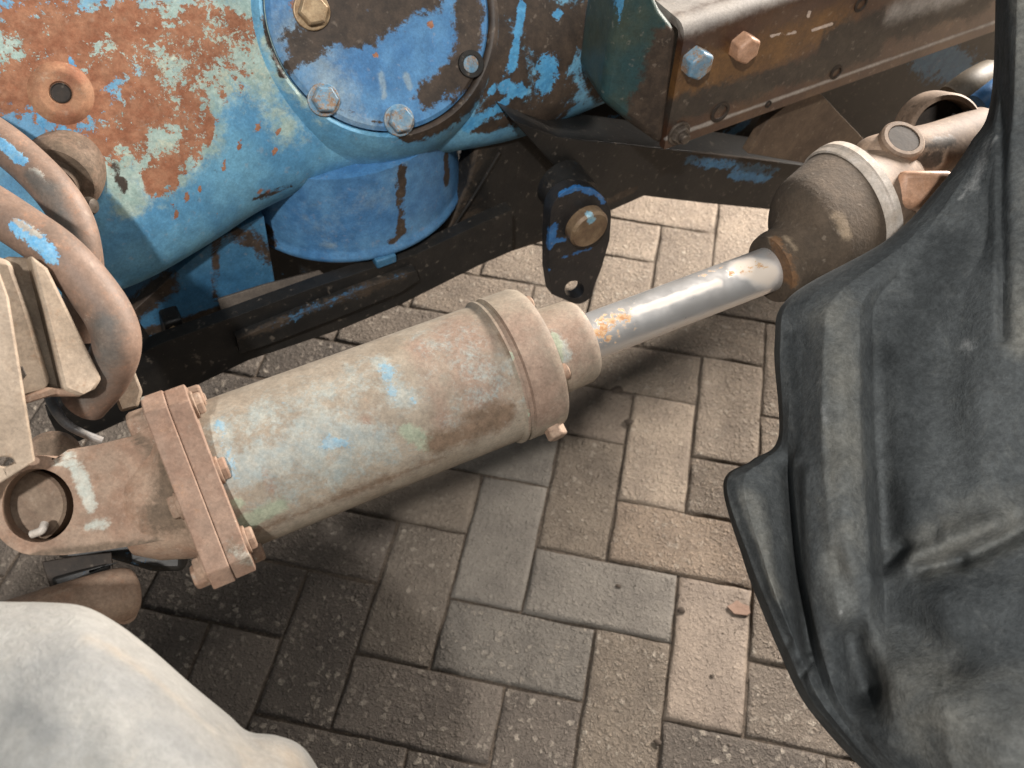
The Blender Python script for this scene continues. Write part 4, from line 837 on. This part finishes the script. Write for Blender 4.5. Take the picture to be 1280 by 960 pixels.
paint(ty, 'crack', [(-900, -900, 1)])

rows2 = [(-90, [(748, .52), (756, .485), (790, .455), (850, .435), (950, .42), (1150, .40)]),
         (0, [(752, .52), (758, .485), (792, .455), (850, .432), (950, .415), (1150, .395)]),
         (60, [(753, .52), (759, .485), (795, .455), (850, .430), (950, .412), (1150, .395)]),
         (105, [(758, .52), (764, .485), (800, .455), (855, .430), (955, .412), (1150, .395)]),
         (145, [(778, .52), (785, .487), (818, .457), (865, .432), (960, .412), (1150, .395)]),
         (190, [(812, .52), (819, .49), (846, .461), (886, .437), (970, .415), (1150, .396)]),
         (240, [(856, .52), (863, .493), (886, .467), (915, .445), (985, .420), (1150, .398)]),
         (285, [(893, .525), (900, .50), (918, .476), (943, .455), (1000, .43), (1150, .402)]),
         (310, [(914, .53), (920, .507), (936, .487), (958, .467), (1010, .44), (1150, .408)]),
         (345, [(919, .535), (925, .515), (943, .497), (968, .478), (1020, .45), (1150, .415)]),
         (375, [(931, .54), (937, .522), (955, .505), (980, .487), (1030, .46), (1150, .425)]),
         (396, [(958, .545), (964, .53), (980, .515), (1000, .50), (1045, .475), (1150, .44)]),
         (425, [(1015, .55), (1020, .54), (1032, .527), (1050, .515), (1085, .495), (1150, .46)])]
rows2 = [(-480, [(y + 8, d + 0.01) for y, d in rows2[0][1]])] + rows2
rows2 = [(x, r + [(1560, r[-1][1] + 0.02)]) for x, r in rows2]
def sculpt_cols(cols, nx, ny, td, thick):
    G = np.array([[[x, y, d] for y, d in r] for x, r in cols], float)
    Gx = np.array([spline(G[:, j], nx) for j in range(G.shape[1])]).transpose(1, 0, 2)
    A = np.array([spline(r, ny) for r in Gx]); h, w_, _ = A.shape
    P = np.array([[at(*q) for q in row] for row in A]); V = list(P.reshape(-1, 3)); F = []
    for i in range(h - 1):
        for j in range(w_ - 1): F.append([i * w_ + j, i * w_ + j + 1, (i + 1) * w_ + j + 1, (i + 1) * w_ + j][::-1])
    bd = [i * w_ for i in range(h)] + [(h - 1) * w_ + j for j in range(1, w_)] + [i * w_ + w_ - 1 for i in range(h - 2, -1, -1)] + [j for j in range(w_ - 2, 0, -1)]
    k = len(V); cen = P.reshape(-1, 3).mean(0); V += [V[b] * 0.9 + cen * 0.1 + td * thick for b in bd]; m = len(bd)
    for i in range(m): F.append([bd[i], k + i, k + (i + 1) % m, bd[(i + 1) % m]])
    F.append([k + i for i in range(m)][::-1])
    return np.array(V), F
ty2 = mesh('tyre', *sculpt_cols(rows2, 6, 10, RC[2] * 0.5 - RC[0] * 0.6 + RC[1] * 0.75, 0.22), M_tyre2, None, 70, loc=at(100, 1000, 0.48))
ty2['label'] = 'pale dusty grey tyre lug out of focus in the bottom left corner'; ty2['category'] = 'tyre'
for a_, st_ in (('dust', [(320, 930, 380, 950, 60, 1.2), (120, 790, 270, 900, 18, 0.8)]), ('scuff', [(160, 850, 40, 0.5), (60, 930, 80, 0.6)]), ('crack', [(-900, -900, 1)]), ('clean_shade', [(60, 810, 190, 850, 60, 0.6), (200, 900, 260, 940, 40, 0.6), (20, 880, 60, 900, 30, 0.5)])): paint(ty2, a_, st_)

# ------------------------------------------------------------------ bits lying on the paving
def lump(name, x, y, r, flat, mat, label, cat, group=None, seed=0):
    c = level(x, y, 0); q = np.random.default_rng(seed); n = 10; R = []
    for f, z in ((0.75, -0.002), (1.0, 0.25), (0.8, 0.75), (0.3, 1.0)):
        th = np.linspace(0, 2 * math.pi, n, endpoint=False); rr = r * f * (1 + q.uniform(-0.3, 0.3, n))
        R.append(np.c_[c[0] + rr * np.cos(th), c[1] + rr * np.sin(th) * 0.8, np.full(n, c[2] + z * r * flat) + q.uniform(0, 0.1 * r * flat, n)])
    o = mesh(name, *rings(R), mat, None, 40, loc=c); o['label'] = label; o['category'] = cat
    if group: o['group'] = group
    return o
M_chip = debris_mat('brick_chip', (0.20, 0.125, 0.09), (0.27, 0.18, 0.135)); M_dirt = debris_mat('dark_dirt', (0.03, 0.022, 0.016), (0.07, 0.05, 0.035))
c = level(923, 762, 0.0)
pts = [level(x, y, 0.0025) for x, y in ((909, 758), (916, 754), (921, 750), (929, 755), (936, 757), (938, 766), (934, 769), (925, 768), (918, 767))]
o = mesh('brick_chip', *slab(pts, (0, 0, -0.003)), M_chip, None, 30, loc=c, bevel=0.0007); o['label'] = 'reddish brick chip lying on the smooth paver beside the dark tyre'; o['category'] = 'brick chip'
for k, (x, y, r, lab) in enumerate([(852, 763, 0.0055, 'black oval pellet on the smooth paver, largest of the crumbs there'), (773, 733, 0.0035, 'small dark crumb on the grey paver left of the brick chip'),
        (772, 488, 0.009, 'clump of moss and dirt at the paver corner below the chrome rod'), (786, 528, 0.007, 'dark dirt lump in the joint right of the cylinder end cap'), (890, 845, 0.003, 'tiny dark crumb on the smooth paver below the brick chip'), (822, 928, 0.005, 'dark crumb in the paver joint near the bottom edge')]):
    lump('dirt_crumb', x, y, r, 0.5, M_dirt, lab, 'dirt crumb', 'crumbs of dirt on the paving', k)
# sandy grit along the joints
def grit():
    V = []; F = []; q = np.random.default_rng(3); T = np.array([[1, 0, -.4], [-.5, .87, -.4], [-.5, -.87, -.4], [0, 0, .9]])
    for _ in range(1500):
        k = q.integers(-5, 10); m_ = q.integers(-3, 4); y = k + 4 * m_
        if q.random() < 0.5: x_, y_ = k + q.choice([0, 1]), y + q.random() * 2
        else: x_, y_ = k + 1 + q.random() * 2, y + q.choice([0, 1])
        r = q.uniform(0.0006, 0.0019); c = np.array([x_ / 10 + q.normal(0, .0022), y_ / 10 + q.normal(0, .0022), q.uniform(-0.006, -0.001)])
        i = len(V); V += list(c + T * r * q.uniform(0.7, 1.3, (4, 3))); F += [[i, i + 1, i + 3], [i + 1, i + 2, i + 3], [i + 2, i, i + 3]]
    o = mesh('joint_grit', V, F, debris_mat('sandy_grit', (0.12, 0.09, 0.065), (0.32, 0.25, 0.18)), None, 0)
    o['kind'] = 'stuff'; o['label'] = 'sandy grit scattered along the joints between the pavers'; o['category'] = 'grit'
grit()
def specks():
    V = []; F = []; q = np.random.default_rng(9); T = np.array([[1, 0, 0], [-.5, .8, 0], [-.6, -.7, 0], [0, 0, .7]])
    for _ in range(420):
        r = abs(q.normal(0, 0.0006)) + 0.0004; c = np.array([q.uniform(-.3, .8), q.uniform(-.3, .95), 0.0])
        i = len(V); V += list(c + T * r * q.uniform(0.6, 1.5, (4, 3))); F += [[i, i + 1, i + 3], [i + 1, i + 2, i + 3], [i + 2, i, i + 3]]
    o = mesh('dirt_specks', V, F, M_dirt, None, 0); o['kind'] = 'stuff'; o['label'] = 'fine dark specks of dirt strewn over the pavers'; o['category'] = 'dirt'
specks()
